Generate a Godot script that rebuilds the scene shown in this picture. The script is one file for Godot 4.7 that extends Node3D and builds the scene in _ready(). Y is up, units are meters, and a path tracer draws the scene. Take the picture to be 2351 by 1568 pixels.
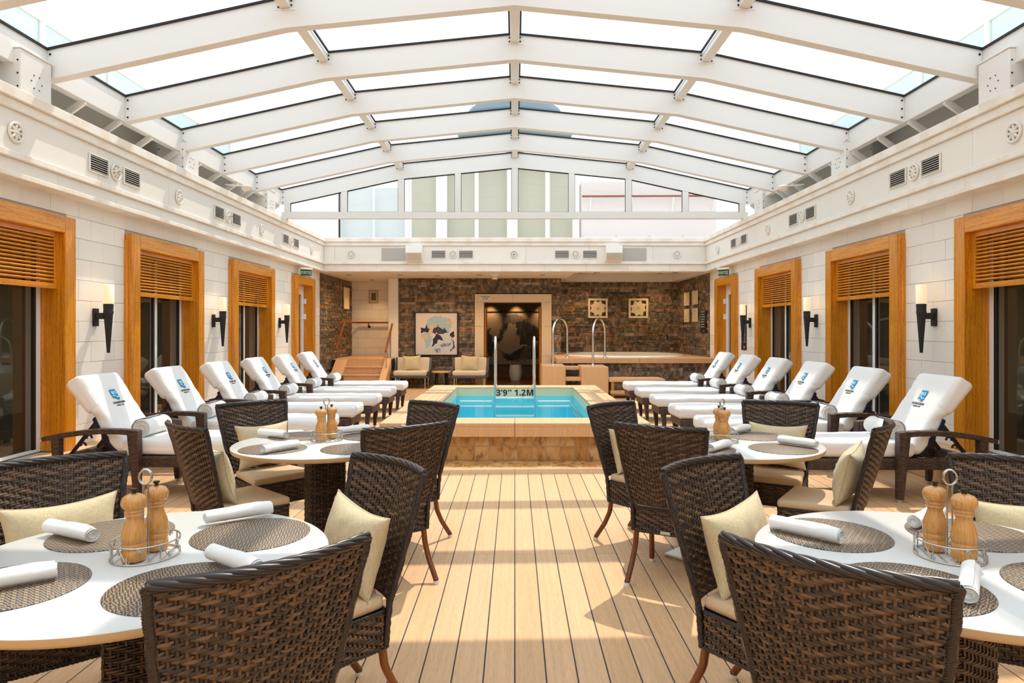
extends Node3D
# Sunlit pool hall with a sliding glass roof. x right, y up, depth D runs along -z from the camera.
const EYE := 1.51
const FOCAL := 1560.0
var M := {}
var taken := {}
var rng := RandomNumberGenerator.new()


func _ready() -> void:
	rng.seed = 7
	set_camera()
	set_sky_and_sun()
	make_materials()
	build_floor()
	build_side_walls()
	build_cornices()
	build_back()
	build_roof()
	build_outside()
	build_rear()
	build_pool()
	build_doors()
	build_stairs()
	build_spa()
	build_loungers()
	build_dining()
	build_armchairs()
	build_sconces()
	build_fittings()


func set_camera() -> void:
	var c := Camera3D.new()
	c.name = "camera"
	c.projection = Camera3D.PROJECTION_FRUSTUM
	c.near = 0.1
	c.far = 400.0
	c.size = 1568.0 / FOCAL * c.near
	c.frustum_offset = Vector2((1175.5 - 1182.0) / FOCAL, (757.0 - 784.0) / FOCAL) * c.near
	c.position = Vector3(0, EYE, 0)
	c.current = true
	add_child(c)


func set_sky_and_sun() -> void:
	var e := Environment.new()
	e.background_mode = Environment.BG_SKY
	var s := ProceduralSkyMaterial.new()
	s.sky_top_color = Color(0.885, 0.945, 1.0)
	s.sky_horizon_color = Color(0.96, 0.98, 0.99)
	s.sky_curve = 0.2
	s.ground_bottom_color = Color(0.62, 0.66, 0.68)
	s.ground_horizon_color = Color(0.93, 0.94, 0.94)
	s.ground_curve = 0.05
	s.sun_angle_max = 0.0
	var sky := Sky.new()
	sky.sky_material = s
	e.sky = sky
	e.background_energy_multiplier = 1.1
	e.tonemap_mode = Environment.TONE_MAPPER_LINEAR
	e.tonemap_exposure = 1.74
	e.sdfgi_enabled = true
	e.ssao_enabled = true
	e.ssil_enabled = true
	var w := WorldEnvironment.new()
	w.name = "environment"
	w.environment = e
	add_child(w)
	var sun := DirectionalLight3D.new()
	sun.name = "sun"
	sun.light_color = Color(1.0, 0.955, 0.89)
	sun.light_energy = 0.62
	sun.light_angular_distance = 0.6
	sun.sky_mode = DirectionalLight3D.SKY_MODE_LIGHT_ONLY
	sun.shadow_enabled = true
	add_child(sun)
	sun.look_at_from_position(Vector3(0, 10, 0), Vector3(0, 10, 0) + Vector3(-0.23, -1.0, 0.465))


# ---------------------------------------------------------------- mesh builder
class MB:
	var V := PackedVector3Array()
	var N := PackedVector3Array()
	var C := PackedColorArray()
	var U := PackedVector2Array()
	var I := PackedInt32Array()
	var tint := Color.WHITE
	var tinted := false

	func quad(a: Vector3, b: Vector3, c: Vector3, d: Vector3) -> void:
		var n := (b - a).cross(c - a)
		if n.length_squared() < 1e-14:
			n = (c - a).cross(d - a)
		n = n.normalized()
		var k := V.size()
		V.append_array([a, b, c, d])
		N.append_array([n, n, n, n])
		if tinted:
			C.append_array([tint, tint, tint, tint])
		I.append_array([k, k + 2, k + 1, k, k + 3, k + 2])

	func quad_uv(a: Vector3, b: Vector3, c: Vector3, d: Vector3) -> void:
		quad(a, b, c, d)
		U.append_array([Vector2(0, 1), Vector2(1, 1), Vector2(1, 0), Vector2(0, 0)])

	func tri(a: Vector3, b: Vector3, c: Vector3) -> void:
		var n := (b - a).cross(c - a).normalized()
		var k := V.size()
		V.append_array([a, b, c])
		N.append_array([n, n, n])
		if tinted:
			C.append_array([tint, tint, tint])
		I.append_array([k, k + 2, k + 1])

	func qo(a: Vector3, b: Vector3, c: Vector3, d: Vector3, o: Vector3) -> void:
		var n := (b - a).cross(c - a)
		if n.length_squared() < 1e-14:
			n = (c - a).cross(d - a)
		if n.dot((a + c) * 0.5 - o) < 0.0:
			quad(a, d, c, b)
		else:
			quad(a, b, c, d)

	func to(a: Vector3, b: Vector3, c: Vector3, o: Vector3) -> void:
		if (b - a).cross(c - a).dot((a + b + c) / 3.0 - o) < 0.0:
			tri(a, c, b)
		else:
			tri(a, b, c)

	# box round c with size s; chamfer e
	func box(c: Vector3, s: Vector3, e := 0.0, B := Basis()) -> void:
		var h := s * 0.5
		if e <= 0.0:
			var p := []
			for k in 8:
				p.append(c + B * Vector3(h.x if k & 1 else -h.x, h.y if k & 2 else -h.y, h.z if k & 4 else -h.z))
			for f in [[0, 1, 3, 2], [4, 5, 7, 6], [0, 1, 5, 4], [2, 3, 7, 6], [0, 2, 6, 4], [1, 3, 7, 5]]:
				qo(p[f[0]], p[f[1]], p[f[2]], p[f[3]], c)
			return
		var px := []
		var py := []
		var pz := []
		for k in 8:
			var q := Vector3(1 if k & 1 else -1, 1 if k & 2 else -1, 1 if k & 4 else -1)
			px.append(c + B * (q * (h - Vector3(0, e, e))))
			py.append(c + B * (q * (h - Vector3(e, 0, e))))
			pz.append(c + B * (q * (h - Vector3(e, e, 0))))
		for f in [[0, 2, 6, 4], [1, 3, 7, 5]]:
			qo(px[f[0]], px[f[1]], px[f[2]], px[f[3]], c)
		for f in [[0, 1, 5, 4], [2, 3, 7, 6]]:
			qo(py[f[0]], py[f[1]], py[f[2]], py[f[3]], c)
		for f in [[0, 1, 3, 2], [4, 5, 7, 6]]:
			qo(pz[f[0]], pz[f[1]], pz[f[2]], pz[f[3]], c)
		for f in [[0, 1], [2, 3], [4, 5], [6, 7]]:
			qo(py[f[0]], py[f[1]], pz[f[1]], pz[f[0]], c)
		for f in [[0, 2], [1, 3], [4, 6], [5, 7]]:
			qo(px[f[0]], px[f[1]], pz[f[1]], pz[f[0]], c)
		for f in [[0, 4], [1, 5], [2, 6], [3, 7]]:
			qo(px[f[0]], px[f[1]], py[f[1]], py[f[0]], c)
		for k in 8:
			to(px[k], py[k], pz[k], c)

	# box between two corners
	func bx(a: Vector3, b: Vector3, e := 0.0) -> void:
		box((a + b) * 0.5, (b - a).abs(), e)

	# bar of rectangular section along a-b; w across (horizontal side), t the other way
	func bar(a: Vector3, b: Vector3, w: float, t: float, up := Vector3.UP, e := 0.0, w2 := -1.0, t2 := -1.0) -> void:
		var z := (b - a).normalized()
		var x := up.cross(z)
		if x.length() < 1e-4:
			x = Vector3.RIGHT.cross(z)
		x = x.normalized()
		var y := z.cross(x)
		if w2 < 0.0:
			box((a + b) * 0.5, Vector3(w, t, (b - a).length()), e, Basis(x, y, z))
			return
		var p := []
		for k in 8:
			var far := k >= 4
			var ww := w2 if far else w
			var tt := t2 if far else t
			p.append((b if far else a) + x * (ww if k & 1 else -ww) * 0.5 + y * (tt if k & 2 else -tt) * 0.5)
		var c := (a + b) * 0.5
		for f in [[0, 1, 3, 2], [4, 5, 7, 6], [0, 1, 5, 4], [2, 3, 7, 6], [0, 2, 6, 4], [1, 3, 7, 5]]:
			qo(p[f[0]], p[f[1]], p[f[2]], p[f[3]], c)

	# rows of points, smooth; row index grows along "v", outside such that du x dv points out
	func grid(P: Array, wrap_u := false, wrap_v := false, flip := false) -> void:
		var nv := P.size()
		var nu: int = P[0].size()
		var k := V.size()
		for j in nv:
			for i in nu:
				var i0 := i - 1
				var i1 := i + 1
				if wrap_u:
					i0 = (i + nu - 1) % nu
					i1 = (i + 1) % nu
				else:
					i0 = maxi(i0, 0)
					i1 = mini(i1, nu - 1)
				var j0 := j - 1
				var j1 := j + 1
				if wrap_v:
					j0 = (j + nv - 1) % nv
					j1 = (j + 1) % nv
				else:
					j0 = maxi(j0, 0)
					j1 = mini(j1, nv - 1)
				var n: Vector3 = (P[j][i1] - P[j][i0]).cross(P[j1][i] - P[j0][i]).normalized()
				if n == Vector3.ZERO:
					n = Vector3.UP
				V.append(P[j][i])
				N.append(-n if flip else n)
				if tinted:
					C.append(tint)
		for j in (nv if wrap_v else nv - 1):
			for i in (nu if wrap_u else nu - 1):
				var a := k + j * nu + i
				var b := k + j * nu + (i + 1) % nu
				var c := k + ((j + 1) % nv) * nu + (i + 1) % nu
				var d := k + ((j + 1) % nv) * nu + i
				if flip:
					I.append_array([a, b, c, a, c, d])
				else:
					I.append_array([a, c, b, a, d, c])

	func tube(pts: Array, r, seg := 8, closed := false, caps := true, squash := Vector2.ONE) -> void:
		var n := pts.size()
		var rows := []
		var x := Vector3.ZERO
		for j in n:
			var t: Vector3
			if closed:
				t = pts[(j + 1) % n] - pts[(j + n - 1) % n]
			else:
				t = pts[mini(j + 1, n - 1)] - pts[maxi(j - 1, 0)]
			t = t.normalized()
			if x == Vector3.ZERO:
				x = (Vector3.UP if absf(t.y) < 0.9 else Vector3.RIGHT).cross(t).normalized()
			x = (x - t * x.dot(t)).normalized()
			var y := t.cross(x)
			var rr: float = r[j] if r is Array or r is PackedFloat32Array else r
			var row := PackedVector3Array()
			for i in seg:
				var a := TAU * i / seg
				row.append(pts[j] + (x * cos(a) * squash.x + y * sin(a) * squash.y) * rr)
			rows.append(row)
		grid(rows, true, closed)
		if caps and not closed:
			for e in 2:
				var row: PackedVector3Array = rows[0] if e == 0 else rows[n - 1]
				var c: Vector3 = pts[0] if e == 0 else pts[n - 1]
				var inside: Vector3 = pts[1] if e == 0 else pts[n - 2]
				for i in seg:
					to(c, row[i], row[(i + 1) % seg], inside)

	# profile of (radius, height) from bottom to top, turned round y
	func lathe(prof: Array, seg: int, T := Transform3D()) -> void:
		for j in prof.size() - 1:
			var p: Vector2 = prof[j]
			var q: Vector2 = prof[j + 1]
			if p.distance_to(q) < 1e-6:
				continue
			var d := (q - p).normalized()
			var n0 := Vector2(d.y, -d.x)
			var n1 := n0
			if j > 0:
				var e: Vector2 = (p - prof[j - 1]).normalized()
				if e.dot(d) > 0.55:
					n0 = (n0 + Vector2(e.y, -e.x)).normalized()
			if j < prof.size() - 2:
				var e: Vector2 = (prof[j + 2] - q).normalized()
				if e.dot(d) > 0.55:
					n1 = (n1 + Vector2(e.y, -e.x)).normalized()
			var k := V.size()
			for i in seg + 1:
				var a := TAU * i / seg
				var o := Vector3(cos(a), 0, -sin(a))
				V.append(T * (o * p.x + Vector3(0, p.y, 0)))
				V.append(T * (o * q.x + Vector3(0, q.y, 0)))
				N.append((T.basis * (o * n0.x + Vector3(0, n0.y, 0))).normalized())
				N.append((T.basis * (o * n1.x + Vector3(0, n1.y, 0))).normalized())
				if tinted:
					C.append(tint)
					C.append(tint)
			for i in seg:
				var a := k + i * 2
				I.append_array([a, a + 3, a + 2, a, a + 1, a + 3])

	# rounded box; deform(Vector3 in the box's own axes) moves each point
	func rbox(c: Vector3, s: Vector3, r: float, n: int, B := Basis(), deform = null) -> void:
		var h := s * 0.5
		for f in 6:
			var ax := f / 2
			var sg := 1.0 if f % 2 == 0 else -1.0
			var u := (ax + 1) % 3
			var v := (ax + 2) % 3
			var rows := []
			for j in n + 1:
				var row := PackedVector3Array()
				for i in n + 1:
					var p := Vector3.ZERO
					p[ax] = sg * h[ax]
					p[u] = spread(float(i) / n, h[u], r)
					p[v] = spread(float(j) / n, h[v], r) * sg
					var core := Vector3(clampf(p.x, -h.x + r, h.x - r), clampf(p.y, -h.y + r, h.y - r), clampf(p.z, -h.z + r, h.z - r))
					var q := core + (p - core).normalized() * r
					if deform != null:
						q = deform.call(q)
					row.append(c + B * q)
				rows.append(row)
			grid(rows)

	static func spread(t: float, h: float, r: float) -> float:
		# more points near the rounded rims
		var w := t * 2.0 - 1.0
		var a := absf(w)
		var lim := h - r
		if a > 0.6:
			return signf(w) * (lim + r * (a - 0.6) / 0.4)
		return signf(w) * lim * a / 0.6

	# flat polygon (x, y) given counter-clockwise, pushed from z0 to z1, placed by T
	func prism(poly: PackedVector2Array, z0: float, z1: float, T := Transform3D()) -> void:
		var ix := Geometry2D.triangulate_polygon(poly)
		for t in ix.size() / 3:
			var a := poly[ix[t * 3]]
			var b := poly[ix[t * 3 + 1]]
			var c := poly[ix[t * 3 + 2]]
			if (b - a).cross(c - a) < 0.0:
				var s := b
				b = c
				c = s
			tri(T * Vector3(a.x, a.y, z1), T * Vector3(b.x, b.y, z1), T * Vector3(c.x, c.y, z1))
			tri(T * Vector3(a.x, a.y, z0), T * Vector3(c.x, c.y, z0), T * Vector3(b.x, b.y, z0))
		var n := poly.size()
		for i in n:
			var a := poly[i]
			var b := poly[(i + 1) % n]
			quad(T * Vector3(a.x, a.y, z0), T * Vector3(b.x, b.y, z0), T * Vector3(b.x, b.y, z1), T * Vector3(a.x, a.y, z1))

	func mesh() -> ArrayMesh:
		var a := []
		a.resize(Mesh.ARRAY_MAX)
		a[Mesh.ARRAY_VERTEX] = V
		a[Mesh.ARRAY_NORMAL] = N
		if tinted and C.size() == V.size():
			a[Mesh.ARRAY_COLOR] = C
		if U.size() == V.size() and U.size() > 0:
			a[Mesh.ARRAY_TEX_UV] = U
		a[Mesh.ARRAY_INDEX] = I
		var m := ArrayMesh.new()
		m.add_surface_from_arrays(Mesh.PRIMITIVE_TRIANGLES, a)
		return m


# ---------------------------------------------------------------- scene helpers
func at(x: float, y: float, d: float) -> Vector3:
	return Vector3(x, y, -d)


func numbered(called: String) -> String:
	taken[called] = taken.get(called, -1) + 1
	return called if taken[called] == 0 else "%s_%03d" % [called, taken[called]]


func place(mesh: Mesh, called: String, mat: Material, parent: Node = self, where := Vector3.ZERO) -> MeshInstance3D:
	var o := MeshInstance3D.new()
	o.name = numbered(called) if parent == self else called
	o.mesh = mesh
	o.material_override = mat
	o.position = where
	parent.add_child(o, true)
	return o


func put(mb: MB, called: String, mat: Material, parent: Node = self, where := Vector3.ZERO) -> MeshInstance3D:
	return place(mb.mesh(), called, mat, parent, where)


func tag(o: Node, label: String, category: String, group := "", kind := "") -> Node:
	o.set_meta("label", label)
	o.set_meta("category", category)
	if group:
		o.set_meta("group", group)
	if kind:
		o.set_meta("kind", kind)
	return o


func thing(called: String, label: String, category: String, where := Vector3.ZERO, turn := 0.0, group := "", kind := "") -> Node3D:
	var o := Node3D.new()
	o.name = numbered(called)
	add_child(o, true)
	o.position = where
	o.rotation.y = turn
	tag(o, label, category, group, kind)
	return o


func stuff(o: Node) -> Node:
	o.set_meta("kind", "stuff")
	return o


func copy_of(src: Node3D, called: String, label: String, where: Vector3, turn: float) -> Node3D:
	var c: Node3D = src.duplicate()
	c.name = numbered(called)
	add_child(c, true)
	c.position = where
	c.rotation.y = turn
	c.set_meta("label", label)
	return c


func lettering(text: String, size: float, depth: float, mat: Material, parent: Node, T: Transform3D, called := "lettering", bold := true) -> MeshInstance3D:
	var tm := TextMesh.new()
	var f := SystemFont.new()
	f.font_names = PackedStringArray(["Droid Sans"])
	f.font_weight = 700 if bold else 400
	tm.font = f
	tm.text = text
	tm.font_size = 32
	tm.pixel_size = size / 32.0
	tm.depth = depth
	tm.curve_step = 1.5
	var o := MeshInstance3D.new()
	o.name = called
	o.mesh = tm
	o.material_override = mat
	o.transform = T
	parent.add_child(o, true)
	return o


# ---------------------------------------------------------------- materials
func noise_image(w: int, h: int, sw: int, sh: int, freq: float, sd: int, oct := 3) -> Image:
	var n := FastNoiseLite.new()
	n.seed = sd
	n.frequency = freq
	n.fractal_octaves = oct
	var im := n.get_seamless_image(sw, sh)
	im.convert(Image.FORMAT_L8)
	im.resize(w, h, Image.INTERPOLATE_CUBIC)
	return im


func ramp_image(layers: Array, cols: Array) -> ImageTexture:
	# layers: [image, weight]; cols: colours spread evenly over 0..1
	var w: int = layers[0][0].get_width()
	var h: int = layers[0][0].get_height()
	var out := PackedByteArray()
	out.resize(w * h * 3)
	var datas := []
	for l in layers:
		datas.append(l[0].get_data())
	for k in w * h:
		var t := 0.0
		for l in layers.size():
			t += (datas[l][k] / 255.0 - 0.5) * layers[l][1]
		t = clampf(t + 0.5, 0.0, 0.9999) * (cols.size() - 1)
		var i := int(t)
		var c: Color = cols[i].lerp(cols[i + 1], t - i)
		out[k * 3] = int(c.r * 255.0)
		out[k * 3 + 1] = int(c.g * 255.0)
		out[k * 3 + 2] = int(c.b * 255.0)
	return ImageTexture.create_from_image(Image.create_from_data(w, h, false, Image.FORMAT_RGB8, out))


func std(c: Color, rough := 0.6, metal := 0.0) -> StandardMaterial3D:
	var m := StandardMaterial3D.new()
	m.albedo_color = c
	m.roughness = rough
	m.metallic = metal
	return m


func textured(tex: Texture2D, rough: float, scale: Vector3, world := true) -> StandardMaterial3D:
	var m := std(Color.WHITE, rough)
	m.albedo_texture = tex
	m.uv1_triplanar = true
	m.uv1_world_triplanar = world
	m.uv1_triplanar_sharpness = 8.0
	m.uv1_scale = scale
	return m


func pane_material(alpha: float, spec := 0.5, c := Color(0.85, 0.92, 0.92)) -> StandardMaterial3D:
	var m := std(Color(c.r, c.g, c.b, alpha), 0.0)
	m.transparency = BaseMaterial3D.TRANSPARENCY_ALPHA
	m.metallic_specular = spec
	return m


func grey(im: Image) -> ImageTexture:
	return ImageTexture.create_from_image(im)


func shade(c: Color, k: float) -> Color:
	return Color(c.r * k, c.g * k, c.b * k)


func make_materials() -> void:
	# white paint and panels
	M.paint = std(Color(0.93, 0.91, 0.87), 0.45)
	M.white_metal = std(Color(0.93, 0.92, 0.9), 0.35)
	M.ledge = textured(ramp_image([[noise_image(256, 256, 64, 64, 0.05, 3), 1.6], [noise_image(256, 256, 128, 128, 0.2, 4), 0.6]], [Color(0.93, 0.88, 0.81), Color(0.95, 0.92, 0.87), Color(0.96, 0.94, 0.9)]), 0.55, Vector3(0.7, 0.7, 0.7))
	M.panel = std(Color(0.945, 0.925, 0.885), 0.5)
	var bl := []
	for k in 5:
		bl.append(std(shade(Color(0.945, 0.925, 0.885), [1.0, 0.985, 1.012, 0.975, 0.995][k]), 0.55))
	M.blocks = bl
	M.mortar = std(Color(0.74, 0.72, 0.68), 0.9)
	M.ceiling = std(Color(0.93, 0.9, 0.85), 0.7)
	# decking: three tones of pale composite plank, grain along z
	var grain_v := noise_image(256, 512, 256, 12, 0.09, 11, 4)
	var grain_fine := noise_image(256, 512, 256, 40, 0.35, 12, 2)
	var decks := []
	for k in 4:
		var b: Color = [Color(0.865, 0.695, 0.515), Color(0.855, 0.685, 0.5), Color(0.875, 0.72, 0.5), Color(0.86, 0.705, 0.485)][k]
		var m := textured(ramp_image([[grain_v, 0.7], [grain_fine, 0.9]], [shade(b, 0.93), b, shade(b, 1.05)]), 0.55, Vector3(1.6, 1.0, 0.8)) if k < 2 else null
		if m == null:
			m = decks[k - 2].duplicate()
			m.uv1_offset = Vector3(0.37 * k, 0.2, 0.43 * k)
			m.albedo_color = Color(1.0, 0.99, 0.975) if k == 2 else Color(0.985, 0.975, 0.96)
		decks.append(m)
	M.decks = decks
	M.caulk = std(Color(0.2, 0.21, 0.22), 0.8)
	# golden teak of the door casings: grain upright / grain lying
	var teak := [Color(0.68, 0.39, 0.03), Color(0.86, 0.545, 0.055), Color(0.92, 0.62, 0.1)]
	var gl := noise_image(512, 256, 12, 256, 0.09, 21, 4)
	var glf := noise_image(512, 256, 40, 256, 0.35, 22, 2)
	M.teak_v = textured(ramp_image([[grain_v, 1.0], [grain_fine, 1.0]], teak), 0.35, Vector3(2.2, 0.9, 2.2))
	M.teak_u = textured(ramp_image([[gl, 1.0], [glf, 1.0]], teak), 0.35, Vector3(0.9, 2.2, 0.9))
	for k in ["teak_v", "teak_u"]:
		M[k].clearcoat_enabled = true
		M[k].clearcoat = 0.4
		M[k].clearcoat_roughness = 0.18
	M.teak_slat = M.teak_u.duplicate()
	M.teak_slat.clearcoat_enabled = false
	M.teak_slat.roughness = 0.55
	M.mahogany = textured(ramp_image([[grain_v, 1.0], [grain_fine, 0.8]], [Color(0.3, 0.14, 0.04), Color(0.47, 0.25, 0.09), Color(0.55, 0.31, 0.12)]), 0.3, Vector3(4, 1, 4), false)
	M.rail_wood = std(Color(0.55, 0.29, 0.09), 0.35)
	# turned beech of the mills
	M.beech = textured(ramp_image([[grain_v, 1.0], [grain_fine, 0.9]], [Color(0.78, 0.52, 0.24), Color(0.84, 0.6, 0.31), Color(0.87, 0.65, 0.36)]), 0.3, Vector3(6, 2.5, 6), false)
	M.beech.clearcoat_enabled = true
	M.beech.clearcoat = 0.6
	M.beech.clearcoat_roughness = 0.15
	# split-face stone
	var st := []
	var sc := [Color(0.48, 0.4, 0.33), Color(0.56, 0.44, 0.34), Color(0.42, 0.37, 0.32), Color(0.6, 0.52, 0.45), Color(0.52, 0.4, 0.28), Color(0.46, 0.42, 0.38), Color(0.6, 0.44, 0.3), Color(0.38, 0.34, 0.3)]
	var s1 := noise_image(256, 256, 64, 24, 0.06, 31, 4)
	var s2 := noise_image(256, 256, 160, 160, 0.16, 32, 4)
	for k in sc.size():
		var m: StandardMaterial3D
		if k < 4:
			m = textured(ramp_image([[s1, 1.2], [s2, 1.3]], [shade(sc[k], 0.62), sc[k], shade(sc[k], 1.22), Color(0.74, 0.67, 0.58)]), 0.75, Vector3(1.3, 2.2, 1.3))
			m.heightmap_enabled = true
			m.heightmap_texture = grey(s2)
			m.heightmap_scale = 1.2
		else:
			m = st[k - 4].duplicate()
			m.uv1_offset = Vector3(0.31 * k, 0.57 * k, 0.13 * k)
			var r: Color = sc[k]
			var o: Color = sc[k - 4]
			m.albedo_color = Color(minf(1.0, r.r / o.r * 0.95), minf(1.0, r.g / o.g * 0.95), minf(1.0, r.b / o.b * 0.95))
		st.append(m)
	M.stones = st
	M.stone_back = std(Color(0.13, 0.11, 0.095), 0.95)
	# marble-like tiles on the pool wall
	var tl := []
	var t1 := noise_image(256, 256, 96, 96, 0.05, 41, 5)
	var t2 := noise_image(256, 256, 128, 64, 0.12, 42, 4)
	for k in 4:
		var b: Color = [Color(0.82, 0.62, 0.38), Color(0.86, 0.69, 0.46), Color(0.68, 0.46, 0.24), Color(0.74, 0.57, 0.36)][k]
		var m: StandardMaterial3D
		if k < 2:
			m = textured(ramp_image([[t1, 1.2], [t2, 0.8]], [Color(0.66, 0.45, 0.24), b, shade(b, 1.08), Color(0.88, 0.74, 0.54)]), 0.25, Vector3(0.9, 0.9, 0.9))
		else:
			m = tl[k - 2].duplicate()
			m.uv1_offset = Vector3(0.4 * k, 0.3, 0.7)
			m.albedo_color = Color(0.95, 0.9, 0.82)
		tl.append(m)
	M.tiles = tl
	M.grout = std(Color(0.93, 0.86, 0.73), 0.9)
	M.cream_tile = std(Color(0.86, 0.84, 0.7), 0.3)
	M.cream_stone = std(Color(0.9, 0.82, 0.69), 0.6)
	M.pool_blue = std(Color(0.3, 0.88, 0.95), 0.4)
	M.water = pane_material(0.04, 0.22, Color(0.6, 0.9, 0.95))
	M.spa_water = pane_material(0.1, 0.45, Color(0.6, 0.75, 0.72))
	M.acrylic = std(Color(0.9, 0.9, 0.87), 0.2)
	# glass
	M.roof_glass = pane_material(0.04, 0.4)
	M.gable_glass = pane_material(0.05, 0.5)
	M.screen_glass = pane_material(0.6, 0.5, Color(0.6, 0.74, 0.71))
	M.door_glass = pane_material(0.06, 0.62, Color(0.5, 0.55, 0.5))
	M.gasket = std(Color(0.06, 0.06, 0.065), 0.6)
	M.bolt = std(Color(0.16, 0.14, 0.12), 0.5, 0.3)
	# metals
	M.chrome = std(Color(0.86, 0.86, 0.85), 0.12, 1.0)
	M.wire = std(Color(0.8, 0.79, 0.76), 0.2, 1.0)
	M.iron = std(Color(0.075, 0.07, 0.065), 0.6)
	M.cap_metal = std(Color(0.8, 0.78, 0.74), 0.35, 0.8)
	M.dark_metal = std(Color(0.13, 0.11, 0.1), 0.5)
	M.mill_knob = std(Color(0.24, 0.19, 0.14), 0.4, 0.6)
	M.grille_dark = std(Color(0.05, 0.045, 0.04), 0.9)
	M.louvre = std(Color(0.8, 0.78, 0.74), 0.5)
	M.mesh_grey = std(Color(0.72, 0.7, 0.66), 0.8)
	# wicker: one tint per strand (vertex colours), and a woven texture for the finer furniture
	M.wicker = std(Color.WHITE, 0.38)
	M.wicker.vertex_color_use_as_albedo = true
	M.wicker_rim = std(Color(0.16, 0.125, 0.115), 0.32)
	M.wicker_core = std(Color(0.075, 0.055, 0.045), 0.8)
	M.woven = woven_material()
	# cloth
	var linen := ramp_image([[noise_image(256, 256, 256, 24, 0.3, 51, 2), 0.9], [noise_image(256, 256, 24, 256, 0.3, 52, 2), 0.9]], [Color(0.72, 0.65, 0.5), Color(0.8, 0.74, 0.59), Color(0.85, 0.8, 0.67)])
	M.linen = textured(linen, 0.9, Vector3(5, 5, 5), false)
	M.linen.rim_enabled = true
	M.linen.rim = 0.3
	M.seat_pad = std(Color(0.83, 0.72, 0.57), 0.6)
	M.terry = textured(ramp_image([[noise_image(256, 256, 200, 200, 0.3, 61, 2), 1.0]], [Color(0.9, 0.895, 0.88), Color(0.95, 0.945, 0.93)]), 0.95, Vector3(3, 3, 3), false)
	M.terry.rim_enabled = true
	M.terry.rim = 0.25
	M.napkin = std(Color(0.93, 0.93, 0.92), 0.85)
	M.mat_weave = placemat_material()
	M.table_top = std(Color(0.84, 0.84, 0.82), 0.3)
	M.table_edge = std(Color(0.79, 0.66, 0.49), 0.4)
	M.logo_blue = std(Color(0.03, 0.56, 0.75), 0.8)
	M.logo_white = std(Color(0.85, 0.95, 0.98), 0.8)
	M.navy = std(Color(0.08, 0.11, 0.24), 0.8)
	M.ink = std(Color(0.12, 0.13, 0.13), 0.8)
	M.black_paint = std(Color(0.03, 0.03, 0.03), 0.6)
	M.sage = std(Color(0.75, 0.72, 0.63), 0.7)
	M.slate_blue = std(Color(0.42, 0.52, 0.58), 0.6)
	M.interior_wall = std(Color(0.62, 0.59, 0.4), 0.8)
	M.interior_dark = std(Color(0.32, 0.2, 0.11), 0.6)
	M.chair_grey = std(Color(0.3, 0.31, 0.34), 0.6)
	M.upholstery = textured(ramp_image([[noise_image(256, 256, 256, 24, 0.3, 55, 2), 0.8], [noise_image(256, 256, 24, 256, 0.3, 56, 2), 0.8]], [Color(0.84, 0.78, 0.67), Color(0.89, 0.84, 0.74)]), 0.9, Vector3(4, 4, 4), false)
	M.carved = std(Color(0.95, 0.89, 0.74), 0.75)
	M.exit_green = std(Color(0.05, 0.25, 0.13), 0.5)
	M.exit_white = std(Color(0.7, 0.8, 0.7), 0.5)
	M.slate_sign = std(Color(0.1, 0.1, 0.11), 0.5)


func woven_material() -> StandardMaterial3D:
	var w := 128
	var alb := Image.create(w, w, false, Image.FORMAT_RGB8)
	var hgt := Image.create(w, w, false, Image.FORMAT_L8)
	var r := RandomNumberGenerator.new()
	r.seed = 77
	var tones := []
	for k in 64:
		tones.append(r.randf())
	# 16 rows of strand over 8 ribs, two over two under
	for y in w:
		for x in w:
			var row := y / 8
			var rib := x / 16
			var over: bool = posmod(rib + row, 4) < 2
			var fy := absf((y % 8) - 3.5) / 4.0
			var fx := absf((x % 16) - 7.5) / 8.0
			var hh := 0.0
			var k: float = tones[(row * 7 + (rib + row) / 2 * 3) % 64]
			if over:
				hh = 0.95 - fy * fy * 0.8
			else:
				hh = maxf(0.5 - fy * fy * 0.6, 0.62 - fx * fx * 1.4)
				k = tones[rib + 40]
			var c := Color(0.17, 0.125, 0.105).lerp(Color(0.36, 0.255, 0.19), k)
			alb.set_pixel(x, y, c)
			hgt.set_pixel(x, y, Color(hh, hh, hh))
	var m := textured(ImageTexture.create_from_image(alb), 0.42, Vector3(6.5, 6.5, 6.5), false)
	m.heightmap_enabled = true
	m.heightmap_texture = ImageTexture.create_from_image(hgt)
	m.heightmap_scale = 0.5
	return m


func placemat_material() -> StandardMaterial3D:
	var w := 128
	var alb := Image.create(w, w, false, Image.FORMAT_RGB8)
	var hgt := Image.create(w, w, false, Image.FORMAT_L8)
	for y in w:
		for x in w:
			var a := (x / 4 + y / 4 + (1 if (x / 16 + y / 8) % 3 == 0 else 0)) % 2
			var fx := absf((x % 4) - 1.5) / 2.0
			var fy := absf((y % 4) - 1.5) / 2.0
			var c := Color(0.66, 0.57, 0.46) if a == 0 else Color(0.19, 0.17, 0.16)
			var hh := 0.9 - (fy if a == 0 else fx) * 0.7
			alb.set_pixel(x, y, c)
			hgt.set_pixel(x, y, Color(hh, hh, hh))
	var m := textured(ImageTexture.create_from_image(alb), 0.5, Vector3(6.3, 6.3, 6.3), false)
	m.heightmap_enabled = true
	m.heightmap_texture = ImageTexture.create_from_image(hgt)
	m.heightmap_scale = 0.15
	return m


# ---------------------------------------------------------------- floor, walls, cornice
var mesh_cache := {}


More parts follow.
